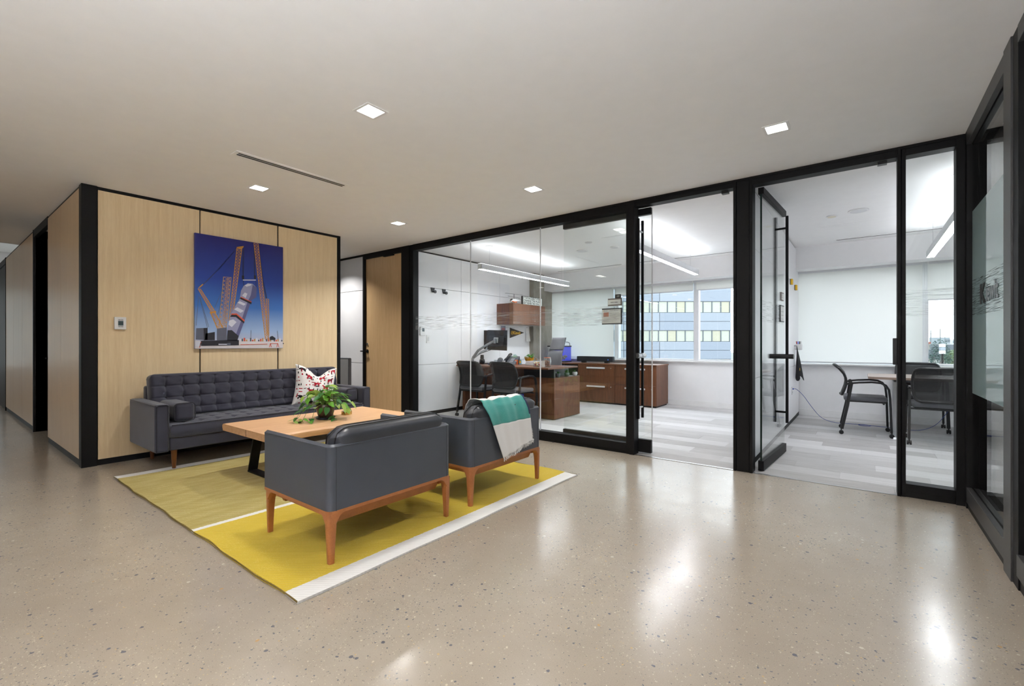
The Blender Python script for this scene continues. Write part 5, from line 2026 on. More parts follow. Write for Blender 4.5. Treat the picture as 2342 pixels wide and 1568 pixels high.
# ---------------- things on the desk
o = thing('blender_bottle', 'black blender-style flask on the left of the desk', 'flask', (-5.52, 6.28, DT))
c = tuple(o.location)
MB().lathe([(.045, 0), (.052, .01), (.052, .05), (.046, .085), (.03, .10)], c, 20).build('body', plain('gloss_black', (14, 14, 16), .2), o, smooth=True)
MB().lathe([(.028, .10), (.036, .108), (.03, .17), (.0001, .172)], c, 20).build('lid', M['black_plastic'], o, smooth=True)
o = thing('drinking_glass', 'clear drinking glass on the office desk', 'glass', (-5.19, 6.28, DT))
MB().lathe([(.0001, 0), (.03, 0), (.034, .085), (.032, .085), (.028, .006), (.0001, .006)], tuple(o.location), 18).build('tumbler', M['jar_glass'], o, smooth=True)
o = thing('desk_speaker', 'dark dome-shaped speaker on the desk behind the glass', 'speaker', (-5.27, 6.5, DT))
c = tuple(o.location)
MB().lathe([(.06, 0), (.062, .01), (.06, .06), (.045, .1), (.02, .118), (.0001, .12)], c, 20).build('dome', M['grey_plastic'], o, smooth=True)
MB().lathe([(.064, 0), (.064, .006)], c, 20).build('base', M['black_plastic'], o)
o = thing('plastic_cup', 'frosted plastic cup beside the desk phone', 'cup', (-5.06, 6.34, DT))
MB().lathe([(.0001, 0), (.022, 0), (.028, .075), (.026, .075), (.021, .004), (.0001, .004)], tuple(o.location), 16).build('cup', plain('frosted_plastic', (200, 206, 210), .4), o, smooth=True)
o = thing('desk_phone', 'grey office desk phone with a green display', 'telephone', (-5.02, 6.52, DT))
x, y, z = o.location
Mp = Matrix.Translation((x + .03, y, z)) @ Matrix.Rotation(.2, 4, 'Z') @ Matrix.Rotation(-.95, 4, 'X')
Mp2 = Matrix.Translation((x, y, z))
MB().add([(-.12, -.09, 0), (.13, -.09, 0), (.13, .09, 0), (-.12, .09, 0), (-.12, -.08, .02), (.13, -.08, .02), (.13, .07, .15), (-.12, .07, .15)], [(0, 3, 2, 1), (4, 5, 6, 7), (0, 1, 5, 4), (1, 2, 6, 5), (2, 3, 7, 6), (3, 0, 4, 7)], Mp2).build('body', M['grey_plastic'], o, bevel=.006)
nrm = Vector((0, -.13, .15)).normalized()
MB().add([(-.02, .035, .128), (.08, .035, .128), (.08, .066, .157), (-.02, .066, .157)], [(0, 1, 2, 3)], Mp2).build('display', plain('green_lcd', (128, 160, 130), .3), o)
kp = MB()
for i in range(4):
    for j in range(3):
        kp.add([(p_[0], p_[1], p_[2]) for p_ in ((-.01 + .026 * j, -.06 + .02 * i, .045 + .0175 * i), (.008 + .026 * j, -.06 + .02 * i, .045 + .0175 * i), (.008 + .026 * j, -.048 + .02 * i, .0555 + .0175 * i), (-.01 + .026 * j, -.048 + .02 * i, .0555 + .0175 * i))], [(0, 1, 2, 3)], Mp2)
kp = kp.build('keypad', M['alu'], o)
kp['kind'] = 'stuff'
MB().tube([Mp2 @ Vector(p_) for p_ in ((-.085, -.09, .05), (-.085, -.07, .085), (-.085, -.02, .12), (-.085, .05, .17), (-.085, .085, .18))], [1.25, 1.1, .8, 1.1, 1.25], 10, flat=(.024, .018)).build('handset', plain('gloss_dark', (30, 34, 42), .2), o, smooth=True)
o = thing('pencil_cup', 'cup of pens with teal scissors behind the phone', 'pen cup', (-5.08, 6.7, DT))
c = tuple(o.location)
MB().lathe([(.03, 0), (.032, .09), (.028, .09), (.027, .004)], c, 16).build('cup', M['black_plastic'], o, smooth=True)
for i, m_ in enumerate((M['yellow'], M['black_plastic'], plain('teal_pen', (70, 160, 150), .4), M['white_plastic'])):
    a_ = i * 1.6
    MB().cyl((c[0] + .01 * cos(a_), c[1] + .01 * sin(a_), c[2] + .02), (c[0] + .028 * cos(a_), c[1] + .028 * sin(a_), c[2] + .135), .004, n=6).build('pen', m_, o)
for s in (-1, 1):
    mb = MB()
    pts = [(c[0] - .01 + s * .018 + .014 * cos(a_ * pi / 5), c[1], c[2] + .155 + .02 * sin(a_ * pi / 5)) for a_ in range(11)]
    mb.tube(pts, .0035, 6, caps=False)
    mb.build('scissor_handle', plain('teal_plastic', (70, 170, 158), .4), o, smooth=True)
o = thing('sanitizer_bottle', 'small white and green pump bottle on the desk', 'bottle', (-5.0, 6.66, DT))
c = tuple(o.location)
MB().lathe([(.02, 0), (.023, .01), (.023, .07), (.01, .085), (.008, .1), (.0001, .1)], c, 16).build('bottle', M['white_plastic'], o, smooth=True)
MB().lathe([(.0235, .02), (.0235, .06)], c, 16).build('label_wrap', plain('green_label', (150, 200, 90), .5), o, smooth=True)
o = thing('orange_box', 'small orange box standing on the office desk', 'box', (-4.90, 6.5, DT))
x, y, z = o.location
B(x - .025, x + .02, y - .015, y + .015, z, z + .085).build('carton', M['orange'], o, bevel=.002)
B(x - .02, x + .015, y - .0155, y - .015, z + .05, z + .07).build('print', M['paper'], o)
o = thing('card_box', 'small patterned card box right of the orange box', 'box', (-4.84, 6.54, DT))
x, y, z = o.location
B(x - .022, x + .022, y - .012, y + .012, z, z + .09).build('carton', plain('pale_blue_card', (150, 186, 200), .5), o, bevel=.002)
B(x - .018, x + .018, y - .0125, y - .012, z + .03, z + .07).build('print', M['yellow'], o)
o = thing('wrapped_plant', 'leafy plant in yellow foil wrap at the back of the desk', 'plant', (-4.76, 6.70, DT))
c = tuple(o.location)
fw = MB()
fw.grid(lambda u, v: (c[0] + (.045 + .035 * v + .012 * v * sin(u * 2 * pi * 7)) * cos(u * 2 * pi), c[1] + (.045 + .035 * v + .012 * v * sin(u * 2 * pi * 7)) * sin(u * 2 * pi), c[2] + .12 * v + .014 * v * sin(u * 2 * pi * 5)), 42, 6, True)
fw.build('foil_wrap', plain('gold_foil', (226, 160, 30), .3, .3), o, smooth=True)
MB().lathe([(.05, .002), (.045, .09), (.0001, .09)], c, 14).build('pot', M['soil'], o)
rn = random.Random(9)
for i in range(22):
    q = bpy.data.objects.new('leaf', lm[rn.choice((0, 1, 2))])
    COL.objects.link(q)
    q.parent = o
    a_ = rn.uniform(0, 6.28)
    q.location = (.03 * cos(a_), .03 * sin(a_), rn.uniform(.1, .16))
    q.rotation_euler = (rn.uniform(-.1, 1.1), 0, a_ - pi / 2)
    s_ = rn.uniform(.06, .09)
    q.scale = (s_ * .8, s_, s_)
o = thing('figurine', 'small brown and gold figurine beside the wrapped plant', 'figurine', (-4.645, 6.745, DT))
c = tuple(o.location)
MB().lathe([(.028, 0), (.03, .02), (.02, .05), (.026, .07), (.012, .09), (.016, .105), (.0001, .12)], c, 12).build('body', plain('bronze', (110, 70, 36), .4, .5), o, smooth=True)
MB().lathe([(.018, .085), (.018, .092)], c, 12).build('collar', M['yellow'], o)
for i in range(2):
    o = thing('paper_tray', ['lower white paper tray stacked on the desk', 'upper white paper tray stacked on the desk'][i], 'paper tray', (-4.56, 6.58, DT + .036 * i), 'white paper trays on the desk')
    x, y, z = o.location
    x += .012 * i
    t_ = MB()
    t_.box(x - .12, x + .11, y - .12, y + .12, z, z + .005)
    t_.box(x - .12, x - .115, y - .12, y + .12, z, z + .034)
    t_.box(x - .12, x + .11, y - .12, y - .115, z, z + .034)
    t_.box(x - .12, x + .11, y + .115, y + .12, z, z + .034)
    t_.box(x + .105, x + .11, y - .12, y + .12, z, z + .034)
    t_.build('tray', M['white_plastic'], o)
    B(x - .11, x + .1, y - .105, y + .105, z + .005, z + .022).build('papers', M['paper'], o)
o = thing('portfolio', 'black zip portfolio lying on the desk by the phone', 'folder', (-4.97, 6.12, DT))
x, y, z = o.location
MB().box(-.19, .19, -.1, .1, 0, .018, Matrix.Translation((x, y, z)) @ Matrix.Rotation(-.08, 4, 'Z')).build('cover', M['black_plastic'], o, bevel=.006)
MB().box(.02, .1, -.06, .06, .0182, .022, Matrix.Translation((x, y, z)) @ Matrix.Rotation(-.3, 4, 'Z')).build('note_pad', M['paper'], o)
o = thing('keyboard_stand', 'low black docking station on the left of the desk', 'dock', (-5.36, 6.33, DT))
x, y, z = o.location
B(x - .1, x + .1, y - .05, y + .05, z, z + .03).build('case', M['black_plastic'], o, bevel=.004)
B(x - .02, x + .03, y - .0505, y - .05, z + .01, z + .016).build('light', M['blue_plastic'], o)


def jar(x, y, r0, h, label, domed, fillm, seed):
    o = thing('glass_jar', label, 'jar', (x, y, DT), 'lidded glass jars on the desk')
    c = (x, y, DT)
    MB().lathe([(.0001, 0), (r0, 0), (r0 * 1.04, .01), (r0 * 1.04, h * .7), (r0 * .85, h * .85), (r0 * .85, h * .9), (r0 * .8, h * .9), (r0 * .8, h * .84), (r0 * .98, h * .69), (r0 * .98, .008), (.0001, .006)], c, 24).build('body', M['jar_glass'], o, smooth=True)
    if domed:
        ld = MB().lathe([(r0 * .92, h * .9), (r0 * .8, h * 1.02), (r0 * .3, h * 1.12), (.008, h * 1.14), (.014, h * 1.2), (.012, h * 1.26), (.0001, h * 1.28)], c, 20).build('lid', M['jar_glass'], o, smooth=True)
    else:
        ld = MB().lathe([(r0 * .86, h * .92), (r0 * .86, h * 1.02), (.0001, h * 1.03)], c, 20).build('lid', M['jar_glass'], o, smooth=True)
        MB().lathe([(r0 * .9, h * .895), (r0 * .92, h * .91), (r0 * .9, h * .925)], c, 20).build('seal', M['orange'], ld, smooth=True)
        mb = MB()
        mb.tube([(c[0] + r0 * .95, c[1], c[2] + h * .75), (c[0] + r0 * 1.15, c[1], c[2] + h * .85), (c[0] + r0 * .95, c[1], c[2] + h * .98)], .0025, 6)
        mb.build('clip', M['steel'], o, smooth=True)
    rn = random.Random(seed)
    sw = {}
    for i in range(46):
        a_ = rn.uniform(0, 6.28)
        d_ = r0 * .78 * sqrt(rn.random())
        zz = .018 + rn.random() * h * .5
        m_ = rn.choice(fillm)
        sw.setdefault(m_.name, (m_, MB()))[1].lathe([(.0001, -.012), (.011, -.006), (.012, .004), (.0001, .012)], (c[0] + d_ * cos(a_), c[1] + d_ * sin(a_), c[2] + zz), 7)
    for m_, mb in sw.values():
        q = mb.build('sweets', m_, o, smooth=True)
        q['kind'] = 'stuff'
    return o


jar(-4.18, 6.10, .062, .11, 'domed glass candy jar with coloured sweets on the desk', True, [M['red'], M['yellow'], plain('pink_sweet', (220, 120, 140), .4), plain('cream_sweet', (236, 222, 190), .4)], 1)
jt = jar(-3.985, 6.10, .058, .165, 'clip-top glass jar of wrapped brown sweets near the desk corner', False, [plain('toffee', (186, 112, 62), .4), plain('toffee_dark', (142, 80, 44), .4)], 2)
MB().box(-.035, .03, -.001, .001, -.05, .05, Matrix.Translation((-4.02, 6.038, DT + .055))).build('tag', M['paper'], jt)

# recycling bin under the desk
o = thing('recycling_bin', 'blue recycling bin under the office desk', 'bin', (-4.60, 6.235, 0))
x, y, z = o.location
tb = MB()
for (h_, w_, d_) in ((0, .11, .09), (.33, .15, .12)):
    tb.v += [(x - w_, y - d_, h_), (x + w_, y - d_, h_), (x + w_, y + d_, h_), (x - w_, y + d_, h_)]
tb.f += [(0, 3, 2, 1), (0, 1, 5, 4), (1, 2, 6, 5), (2, 3, 7, 6), (3, 0, 4, 7)]
tb.build('bucket', M['blue_plastic'], o)
rm = MB()
for (a_, b_) in (((-.155, -.125), (.155, -.115)), ((-.155, .115), (.155, .125)), ((-.155, -.125), (-.145, .125)), ((.145, -.125), (.155, .125))):
    rm.box(x + a_[0], x + b_[0], y + a_[1], y + b_[1], .322, .335)
rm.build('rim', M['blue_plastic'], o)

# ---------------- executive chair
ec = thing('executive_chair', 'tall grey upholstered swivel chair behind the desk', 'chair', (-4.74, 7.22, 0))
EX = M['exec_grey']
cx, cy = -4.74, 7.22
prof = [(.50, .14), (.60, .17), (.75, .185), (.9, .19), (1.0, .205), (1.08, .235), (1.2, .275), (1.315, .31)]


def ecp(v):
    f = v * (len(prof) - 1)
    i = min(int(f), len(prof) - 2)
    k_ = f - i
    return [prof[i][j] + (prof[i + 1][j] - prof[i][j]) * k_ for j in (0, 1)]


RZ = Matrix.Translation((cx, cy, 0)) @ Matrix.Rotation(-.36, 4, 'Z')
for v0, v1, nm in ((0, .7, 'backrest'), (.705, 1.0, 'headrest')):
    mb = MB()
    for side in (1, -1):
        pass
    nu, nv = 10, 14
    def bf(u, v, s):
        z_, y_ = ecp(v0 + (v1 - v0) * v)
        w_ = .235 - .03 * (v0 + (v1 - v0) * v)
        e_ = min(1, min(u, 1 - u) * 10) * min(1, min(v, 1 - v) * 14)
        return RZ @ Vector(((2 * u - 1) * w_, y_ + (.032 * (.3 + .7 * sqrt(max(0, e_)))) * s, z_))
    mb.grid(lambda u, v: bf(u, v, -1), nu, nv)
    o_ = len(mb.v)
    b2 = MB()
    b2.grid(lambda u, v: bf(u, v, 1), nu, nv)
    mb.v += b2.v
    mb.f += [tuple(reversed([i + o_ for i in f])) for f in b2.f]
    idx = [i for i in range(nu)] + [j * nu + nu - 1 for j in range(1, nv)] + [(nv - 1) * nu + i for i in range(nu - 2, -1, -1)] + [j * nu for j in range(nv - 2, 0, -1)]
    for k_ in range(len(idx)):
        a_, b_ = idx[k_], idx[(k_ + 1) % len(idx)]
        mb.f.append((a_, b_, b_ + o_, a_ + o_))
    mb.build(nm, EX, ec, smooth=60)
MB().box(-.26, .26, -.27, .2, .44, .53, RZ).build('seat', EX, ec, bevel=.03, seg=4)
for s in (-1, 1):
    mb = MB()
    mb.tube([RZ @ Vector(p_) for p_ in ((s * .27, .12, .48), (s * .31, .1, .6), (s * .31, .05, .68), (s * .31, -.2, .68))], .016, 8)
    mb.build('armrest', M['black_plastic'], ec, smooth=True)
MB().cyl((cx, cy, .1), (cx, cy, .44), .03, n=14).build('gas_column', M['steel'], ec, smooth=True)
for i in range(5):
    a_ = i * 2 * pi / 5
    q_ = Vector((cx + .3 * cos(a_), cy + .3 * sin(a_), .07))
    MB().tube([(cx, cy, .11), q_], [.026, .016], 8).build('base_arm', M['steel'], ec, smooth=True)
    MB().cyl(q_ + Vector((-sin(a_) * .02, cos(a_) * .02, -.042)), q_ + Vector((sin(a_) * .02, -cos(a_) * .02, -.042)), .027, n=14).build('caster', M['black_plastic'], ec, smooth=True)

# ---------------- credenza
cr = thing('credenza', 'long walnut credenza with lateral file drawers under the office window', 'cabinet', (-4.4, 8.66, 0))
B(-5.69, -3.03, 8.32, 8.98, .776, .80).build('top', M['walnut_top'], cr, bevel=.002)
bd = B(-4.69, -3.04, 8.345, 8.97, .03, .776).build('body', WN, cr, bevel=.002)
B(-4.67, -3.06, 8.36, 8.95, 0, .03).build('plinth', M['dark_trim'], bd)
B(-5.69, -5.66, 8.345, 8.97, 0, .776).build('end_panel', WN, cr)
B(-5.66, -4.69, 8.9, 8.92, .3, .776).build('modesty_panel', M['dark_trim'], cr)
for x0, x1 in ((-4.685, -3.868), (-3.862, -3.045)):
    for z0, z1 in ((.035, .402), (.408, .772)):
        dr = B(x0, x1, 8.327, 8.345, z0, z1).build('drawer', WN, cr, bevel=.002)
        xm = (x0 + x1) / 2
        B(xm - .2, xm + .2, 8.305, 8.328, z1 - .075, z1 - .045).build('handle', M['alu'], dr, bevel=.004)
        MB().cyl((x1 - .08, 8.329, z1 - .06), (x1 - .08, 8.322, z1 - .06), .01, n=10).build('lock', M['steel'], dr)

o = thing('fish_tank', 'small aquarium glowing blue on the credenza', 'aquarium', (-5.33, 8.66, .80))
t = NT('blue_aquarium_glow')
v = t.coords()
e_ = t.n('Emission')
n = t.noise(v, 3, 2)
t.l(t.mix(n, (.004, .01, .5), (.012, .03, .85)), e_.inputs[0])
e_.inputs[1].default_value = 1.15
t.l(e_.outputs[0], t.out.inputs[0])
B(-5.55, -5.11, 8.50, 8.80, .80, .825).build('base', M['black_plastic'], o)
B(-5.54, -5.12, 8.76, 8.79, .825, 1.13).build('backlight', t.m, o)
B(-5.55, -5.11, 8.50, 8.506, .825, 1.13).build('front_glass', M['jar_glass'], o)
B(-5.116, -5.11, 8.506, 8.79, .825, 1.13).build('side_glass', M['jar_glass'], o)
B(-5.55, -5.11, 8.50, 8.80, 1.13, 1.155).build('hood', M['black_plastic'], o)
rk = MB()
rn = random.Random(4)
for i in range(14):
    rk.lathe([(.0001, -.02), (.03, -.01), (.035, .012), (.018, .03), (.0001, .034)], (rn.uniform(-5.5, -5.17), rn.uniform(8.58, 8.72), .84 + rn.random() * .09), 7)
rk = rk.build('rockwork', plain('purple_rock', (70, 50, 90), .8, grain=.3), o)
rk['kind'] = 'stuff'
mb = MB()
mb.tube([(-5.14, 8.78, 1.15), (-5.14, 8.76, 1.215), (-5.17, 8.72, 1.235), (-5.3, 8.66, 1.235)], .007, 6)
mb.build('lamp_neck', M['black_plastic'], o, smooth=True)
B(-5.50, -5.2, 8.62, 8.69, 1.215, 1.235).build('lamp_head', emit('tank_lamp', (235, 240, 255), 2.0), o)

o = thing('sound_bar', 'long black sound bar speaker on the credenza', 'speaker', (-4.43, 8.6, .80))
B(-4.845, -4.02, 8.56, 8.66, .832, .935).build('body', plain('speaker_cloth', (26, 30, 36), .8), o, bevel=.008)
for x in (-4.7, -4.17):
    B(x - .04, x + .04, 8.57, 8.65, .80, .833).build('foot', M['black_plastic'], o)
MB().cyl((-4.12, 8.561, .87), (-4.12, 8.557, .87), .007, n=10).build('led', emit('blue_led', (60, 130, 255), 2.5), o)

# ---------------- overhead cabinet with sign and model helicopter
oc = thing('wall_cabinet', 'walnut wall cabinet hung on the white office panels', 'cabinet', (-5.6, 7.6, 1.58))
B(-5.80, -5.41, 7.04, 8.165, 1.58, 1.99).build('body', WN, oc, bevel=.001)
for y0, y1 in ((7.042, 7.6), (7.604, 8.163)):
    B(-5.41, -5.39, y0, y1, 1.582, 1.988).build('door', WN, oc, bevel=.001)
MB().cyl((-5.391, 7.78, 1.66), (-5.386, 7.78, 1.66), .008, n=10).build('lock', M['steel'], oc)
o = thing('letter_board', 'lit sign box with black slogan letters on the wall cabinet', 'sign', (-5.46, 7.81, 1.99))
B(-5.49, -5.45, 7.44, 8.14, 1.99, 2.165).build('case', M['black_plastic'], o, bevel=.003)
fc = B(-5.452, -5.4485, 7.455, 8.125, 2.0, 2.155).build('face', emit('sign_backlight', (236, 244, 240), .8), o)
for i, tx in enumerate(("IF THE PLAN DOESN'T WORK", "CHANGE THE PLAN", "BUT NEVER THE GOAL")):
    text_mesh(tx, .06, face_x(-5.4483, 7.465, 2.128 - i * .051), M['ink'], 'lettering', fc, depth=.0002, sx=(.74, 1.12, .92)[i], bold=.0015)
o = thing('model_helicopter', 'white and orange model helicopter on the wall cabinet', 'model', (-5.52, 7.24, 1.99))
c = Vector(o.location)
WP = M['white_plastic']
fu = MB()
fu.tube([c + Vector(p_) for p_ in ((0, -.12, .05), (0, -.09, .055), (0, -.03, .06), (0, .05, .065), (0, .12, .07), (0, .28, .075))], [.012, .03, .042, .036, .014, .007], 12)
fu.build('fuselage', WP, o, smooth=True)
MB().tube([c + Vector(p_) for p_ in ((0, -.122, .05), (0, -.095, .062), (0, -.06, .085))], [.008, .028, .02], 10).build('canopy_glass', M['black_plastic'], o, smooth=True)
MB().tube([c + Vector((.03, -.09, .045)), c + Vector((.04, -.02, .03)), c + Vector((.036, .04, .04))], .01, 8).build('stripe', M['orange'], o, smooth=True)
for s in (-1, 1):
    mb = MB()
    mb.tube([c + Vector((s * .045, -.1, .012)), c + Vector((s * .045, -.08, .004)), c + Vector((s * .045, .1, .004))], .004, 6)
    mb.cyl(c + Vector((s * .045, -.04, .004)), c + Vector((s * .015, -.03, .04)), .003, n=6)
    mb.cyl(c + Vector((s * .045, .05, .004)), c + Vector((s * .015, .04, .04)), .003, n=6)
    mb.build('skid', M['grey_plastic'], o)
MB().cyl(c + Vector((0, 0, .1)), c + Vector((0, 0, .2)), .006, n=8).build('rotor_mast', M['grey_plastic'], o)
for z_, a_ in ((.135, .15), (.195, -.12)):
    MB().box(-.011, .011, -.24, .24, 0, .003, Matrix.Translation(c + Vector((0, 0, z_))) @ Matrix.Rotation(a_, 4, 'Z')).build('rotor_blade', M['grey_plastic'], o)
MB().box(-.002, .002, -.01, .03, 0, .05, Matrix.Translation(c + Vector((0, .27, .07)))).build('tail_fin', M['black_plastic'], o)

# ---------------- wall things of the first office
o = thing('pennant', 'black triangular pennant with yellow lettering under the wall cabinet', 'pennant', (-5.796, 7.7, 1.42))
MB().prism([(7.46, 1.53), (7.46, 1.315), (7.965, 1.435)], .003, Matrix(((0, 0, 1, -5.799), (1, 0, 0, 0), (0, 1, 0, 0), (0, 0, 0, 1)))).build('felt', M['ink'], o)
text_mesh('Kiewit', .098, face_x(-5.7955, 7.575, 1.425), M['yellow'], 'lettering', o, depth=.0003, bold=.002)
mb = MB()
pts = [(-5.7955, 7.535 + .028 * cos(i * pi / 8), 1.427 + .036 * sin(i * pi / 8)) for i in range(17)]
mb.tube(pts, .005, 5, caps=False)
mb.tube([(-5.7955, 7.525, 1.41), (-5.7955, 7.545, 1.445)], .005, 5)
mb.build('emblem', M['yellow'], o)
for i, (y0, y1, z0, z1, lab) in enumerate(((8.0, 8.14, 1.25, 1.55, 'white sheet of paper pinned right of the pennant'), (7.17, 7.32, 1.32, 1.56, 'colourful card pinned behind the front monitor'))):
    o = thing('pinned_paper', lab, 'paper', (-5.79, (y0 + y1) / 2, z0), 'papers pinned to the office wall')
    m_ = M['paper'] if i == 0 else plain('blue_orange_card', (120, 130, 160), .6, grain=.3)
    MB().add([(-5.799, y0 + .02, z1), (-5.799, y1, z1), (-5.77, y1 + .02, z0), (-5.765, y0, z0)], [(0, 1, 2, 3)]).build('sheet', m_, o) if i == 0 else B(-5.799, -5.797, y0, y1, z0, z1).build('sheet', m_, o)
    if i == 0:
        B(-5.799, -5.793, (y0 + y1) / 2 - .006, (y0 + y1) / 2 + .006, z1 - .012, z1 + .002).build('pin', M['grey_plastic'], o)
    else:
        B(-5.797, -5.7965, y0 + .02, y1 - .02, z0 + .02, z0 + .11).build('picture', plain('orange_card_art', (210, 130, 80), .6), o)
        B(-5.797, -5.7965, y0 + .02, y1 - .02, z0 + .13, z0 + .2).build('picture', plain('pink_card_art', (170, 100, 110), .6), o)
for i, y in enumerate((5.325, 5.585)):
    o = thing('coat_hook', ['left black coat hook on the white office panels', 'right black coat hook on the white office panels'][i], 'hook', (-5.795, y, 2.1), 'coat hooks on the office wall')
    MB().add([(-5.80, y - .045, 2.148), (-5.80, y + .045, 2.148), (-5.80, y + .02, 2.07), (-5.80, y - .02, 2.07), (-5.79, y - .045, 2.148), (-5.79, y + .045, 2.148), (-5.785, y + .02, 2.07), (-5.785, y - .02, 2.07)], [(0, 1, 2, 3), (4, 7, 6, 5), (0, 4, 5, 1), (1, 5, 6, 2), (2, 6, 7, 3), (3, 7, 4, 0)]).build('plate', M['black_plastic'], o)
    MB().cyl((-5.79, y, 2.08), (-5.74, y, 2.075), .012, n=10).build('peg', M['black_plastic'], o)
    MB().cyl((-5.74, y, 2.075), (-5.725, y, 2.075), .026, n=16).build('knob', M['black_plastic'], o, smooth=True)
o = thing('thermostat', 'white thermostat on the office wall seen through the glass', 'thermostat', (-5.8, 5.09, 1.34))
B(-5.80, -5.775, 5.04, 5.14, 1.335, 1.475).build('case', M['white_plastic'], o, bevel=.004)
B(-5.776, -5.773, 5.075, 5.122, 1.40, 1.455).build('screen', plain('lcd_dark', (70, 84, 92), .2), o)
o = thing('light_switch', 'white light switch below the office thermostat', 'switch', (-5.8, 5.225, 1.28))
B(-5.80, -5.79, 5.185, 5.265, 1.21, 1.345).build('plate', M['white_plastic'], o, bevel=.002)
B(-5.791, -5.785, 5.21, 5.24, 1.245, 1.31).build('rocker', M['alu'], o, bevel=.002)

# ---------------- signs on the sliding door
GLY = 4.8385
o = thing('room_number_plate', 'small black number plate on the sliding glass door', 'sign', (-2.2, 4.83, 1.715))
B(-2.235, -2.168, GLY - .012, GLY - .001, 1.712, 1.755).build('plate', M['black_plastic'], o)
text_mesh('109', .026, face_my(-2.222, GLY - .0125, 1.733), M['paper'], 'number', o, depth=.0002)
o = thing('name_plate', 'grey name plate with a white insert on the sliding glass door', 'sign', (-2.24, 4.83, 1.63))
B(-2.326, -2.155, GLY - .01, GLY - .001, 1.628, 1.712).build('holder', plain('taupe_plastic', (128, 116, 110), .5), o)
ins = B(-2.324, -2.17, GLY - .0115, GLY - .0095, 1.642, 1.698).build('insert', M['paper'], o)
for x0, x1 in ((-2.292, -2.252), (-2.246, -2.206)):
    B(x0, x1, GLY - .0122, GLY - .0113, 1.666, 1.671).build('text_line', M['ink'], ins)
o = thing('framed_notice', 'black framed notice sheet on the sliding glass door', 'notice', (-2.28, 4.83, 1.42))
B(-2.40, -2.152, GLY - .012, GLY - .001, 1.418, 1.602).build('frame', M['black_plastic'], o)
ins = B(-2.398, -2.168, GLY - .0135, GLY - .0115, 1.43, 1.588).build('sheet', M['paper'], o)
text_mesh('Kiewit', .016, face_my(-2.372, GLY - .0138, 1.573), M['ink'], 'heading', ins, depth=.0002)
text_mesh('PERSONAL SAFETY PLAN', .0085, face_my(-2.296, GLY - .0138, 1.573), M['ink'], 'heading', ins, depth=.0002)
B(-2.382, -2.375, GLY - .0142, GLY - .0133, 1.568, 1.578).build('emblem', M['yellow'], ins)
B(-2.38, -2.315, GLY - .0142, GLY - .0133, 1.508, 1.555).build('photo', plain('photo_orange', (196, 120, 90), .6, grain=.35), ins)
for q in range(9):
    B(-2.305 if q < 4 else -2.38, -2.19 - .02 * (q % 3), GLY - .0142, GLY - .0133, 1.545 - q * .0115, 1.5475 - q * .0115).build('text_line', M['grey_panel'], ins)

# ================================================================== meeting room
mt = thing('meeting_table', 'walnut meeting table on silver T-legs in the second office', 'table', (1.0, 7.8, 0))
TT = .78
rc = .08
out = []
for (cx_, cy_, a0_) in ((2.0 - rc, 8.22 - rc, 0), (.045 + rc, 8.22 - rc, pi / 2), (.045 + rc, 7.33 + rc, pi), (2.0 - rc, 7.33 + rc, 3 * pi / 2)):
    for k_ in range(6):
        a_ = a0_ + k_ * pi / 10
        out.append((cx_ + rc * cos(a_), cy_ + rc * sin(a_)))
tp = MB().prism(out, .028, Matrix.Translation((0, 0, TT - .028))).build('top', plain('grey_walnut_top', (150, 130, 118), .3, spec=.5), mt)
MB().prism([(x * .998 + .002, y) for x, y in out], .0285, Matrix.Translation((0, 0, TT - .0292)) @ Matrix.Scale(1.0005, 4)).build('edge_band', plain('brown_edge', (150, 92, 48), .4), mt)
for x in (.33, 1.7):
    lg = MB()
    lg.box(x - .03, x + .03, 7.68, 7.88, .05, TT - .03)
    lg.build('column', M['steel'], mt, bevel=.004)
    ft = MB()
    ft.add([(x - .035, 7.46, 0), (x + .035, 7.46, 0), (x + .035, 8.1, 0), (x - .035, 8.1, 0), (x - .03, 7.48, .022), (x + .03, 7.48, .022), (x + .03, 7.68, .06), (x - .03, 7.68, .06), (x - .03, 7.88, .06), (x + .03, 7.88, .06), (x + .03, 8.08, .022), (x - .03, 8.08, .022)],
           [(0, 3, 2, 1), (0, 1, 5, 4), (4, 5, 6, 7), (7, 6, 9, 8), (8, 9, 10, 11), (11, 10, 2, 3), (0, 4, 7, 8, 11, 3), (1, 2, 10, 9, 6, 5)])
    ft.build('foot', M['steel'], mt)
    B(x - .03, x + .03, 7.42, 8.14, TT - .06, TT - .028).build('bracket', M['black_plastic'], mt)

for i, (y, z, lab) in enumerate(((7.86, 2.11, 'left yellow magnetic eraser on the meeting room whiteboard wall'), (8.42, 2.08, 'right yellow magnetic eraser on the meeting room whiteboard wall'))):
    o = thing('board_eraser', lab, 'eraser', (-.85, y, z), 'yellow erasers on the whiteboard wall')
    B(-.86, -.85, y - .045, y + .045, z - .04, z + .04).build('felt', M['grey_plastic'], o)
    B(-.85, -.825, y - .045, y + .045, z - .04, z + .04).build('block', M['yellow'], o, bevel=.004)
o = thing('marker_holder', 'white marker cup on the whiteboard wall beside the shade', 'pen cup', (-.82, 8.5, 1.1))
MB().box(-.86, -.77, 8.44, 8.56, 1.10, 1.19).build('cup', M['white_plastic'], o, bevel=.008)
for i, m_ in enumerate((M['red'], M['blue_plastic'], M['ink'], M['white_plastic'])):
    MB().cyl((-.83 + .012 * i, 8.47 + .02 * i, 1.12), (-.84 + .02 * i, 8.46 + .024 * i, 1.235), .007, n=8).build('marker', m_, o)
o = thing('hanging_towel', 'black cloth with a yellow emblem hanging on the whiteboard wall', 'towel', (-.83, 8.35, 1.15))
mb = MB()


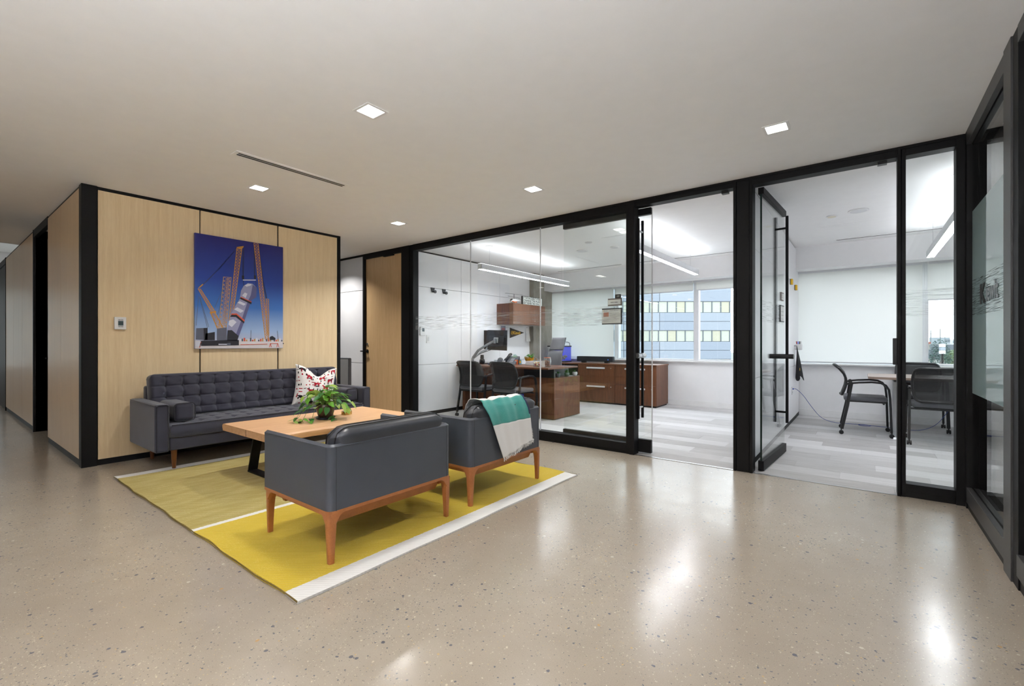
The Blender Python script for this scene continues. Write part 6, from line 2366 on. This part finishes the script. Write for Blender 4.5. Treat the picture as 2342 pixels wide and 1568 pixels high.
def tw(u, v):
    w_ = .014 + .115 * v ** .8
    return (-.84 + .035 * sin(u * 7 + v * 2) * v + .012 + (.05 * v if u > .5 else .02 * v), 8.35 + (2 * u - 1) * w_ + .03 * v, 1.16 - (.50 + .04 * sin(u * 9)) * v)


mb.grid(tw, 14, 18)
o2_ = mb.build('cloth', M['ink'], o, smooth=True)
so = o2_.modifiers.new('t', 'SOLIDIFY')
so.thickness = .006
MB().lathe([(.0001, .004), (.022, .002), (.024, 0)], (0, 0, 0), 12, Matrix.Translation((-.785, 8.35, .80)) @ Matrix.Rotation(pi / 2, 4, 'Y')).build('emblem', M['yellow'], o)
MB().cyl((-.86, 8.35, 1.165), (-.82, 8.35, 1.165), .01, n=8).build('hook', M['steel'], o)
o = thing('power_outlet', 'white wall outlet plate with the blue cable plugged in', 'outlet', (-.86, 8.06, .49))
B(-.86, -.85, 8.02, 8.10, .43, .55).build('plate', M['white_plastic'], o, bevel=.002)
for z_ in (.465, .515):
    B(-.8505, -.848, 8.045, 8.075, z_ - .012, z_ + .012).build('socket', M['grey_panel'], o)
o = thing('network_cable', 'blue network cable running from the wall outlet across the carpet', 'cable', (-.85, 8.06, 0))
pts = [(-.848, 8.06, .515), (-.80, 8.07, .51), (-.72, 8.12, .42), (-.62, 8.2, .25), (-.52, 8.3, .1), (-.42, 8.4, .03), (-.3, 8.45, .006), (-.1, 8.48, .005), (.02, 8.50, .005), (.08, 8.42, .005), (.0, 8.36, .005), (-.06, 8.42, .008), (.04, 8.47, .005), (.2, 8.45, .005), (.4, 8.4, .005), (.6, 8.3, .02), (.75, 8.2, .12), (.85, 8.1, .3), (.95, 8.0, .55), (1.0, 7.95, .745)]
sm_ = []
for i in range(len(pts) - 1):
    p0, p1, p2, p3 = [Vector(pts[max(0, min(len(pts) - 1, i + k_))]) for k_ in (-1, 0, 1, 2)]
    for k_ in range(5):
        s_ = k_ / 5
        sm_.append(.5 * ((2 * p1) + (-p0 + p2) * s_ + (2 * p0 - 5 * p1 + 4 * p2 - p3) * s_ * s_ + (-p0 + 3 * p1 - 3 * p2 + p3) * s_ ** 3))
MB().tube(sm_, .0035, 6).build('jacket', M['cable_blue'], o, smooth=True)
B(-.862, -.835, 8.05, 8.07, .505, .525).build('plug', M['cable_blue'], o)

# ---------------- signs on the open pivot door
for nm, lab, z0, z1, ya, yb, fm in (('name_plate', 'small name plate on the open meeting room glass door', 1.66, 1.75, .80, .93, plain('taupe_holder', (128, 116, 110), .5)),
                                    ('framed_notice', 'black framed notice on the open meeting room glass door', 1.43, 1.61, .76, .95, M['black_plastic'])):
    o = thing(nm, lab, 'sign', (0, 0, 0))
    B(.0075, .017, ya, yb, z0, z1).build('frame', fm, o)
    sh = B(.0165, .0185, ya + .012, yb - .012, z0 + .012, z1 - .012).build('sheet', M['paper'], o)
    for q in range(3):
        B(.0183, .0192, ya + .025, yb - .04, z0 + .03 + q * (z1 - z0) * .22, z0 + .034 + q * (z1 - z0) * .22).build('text_line', M['grey_panel'], sh)
    o.location = (-.762, 4.828, 0)
    o.rotation_euler = (0, 0, -.0597)
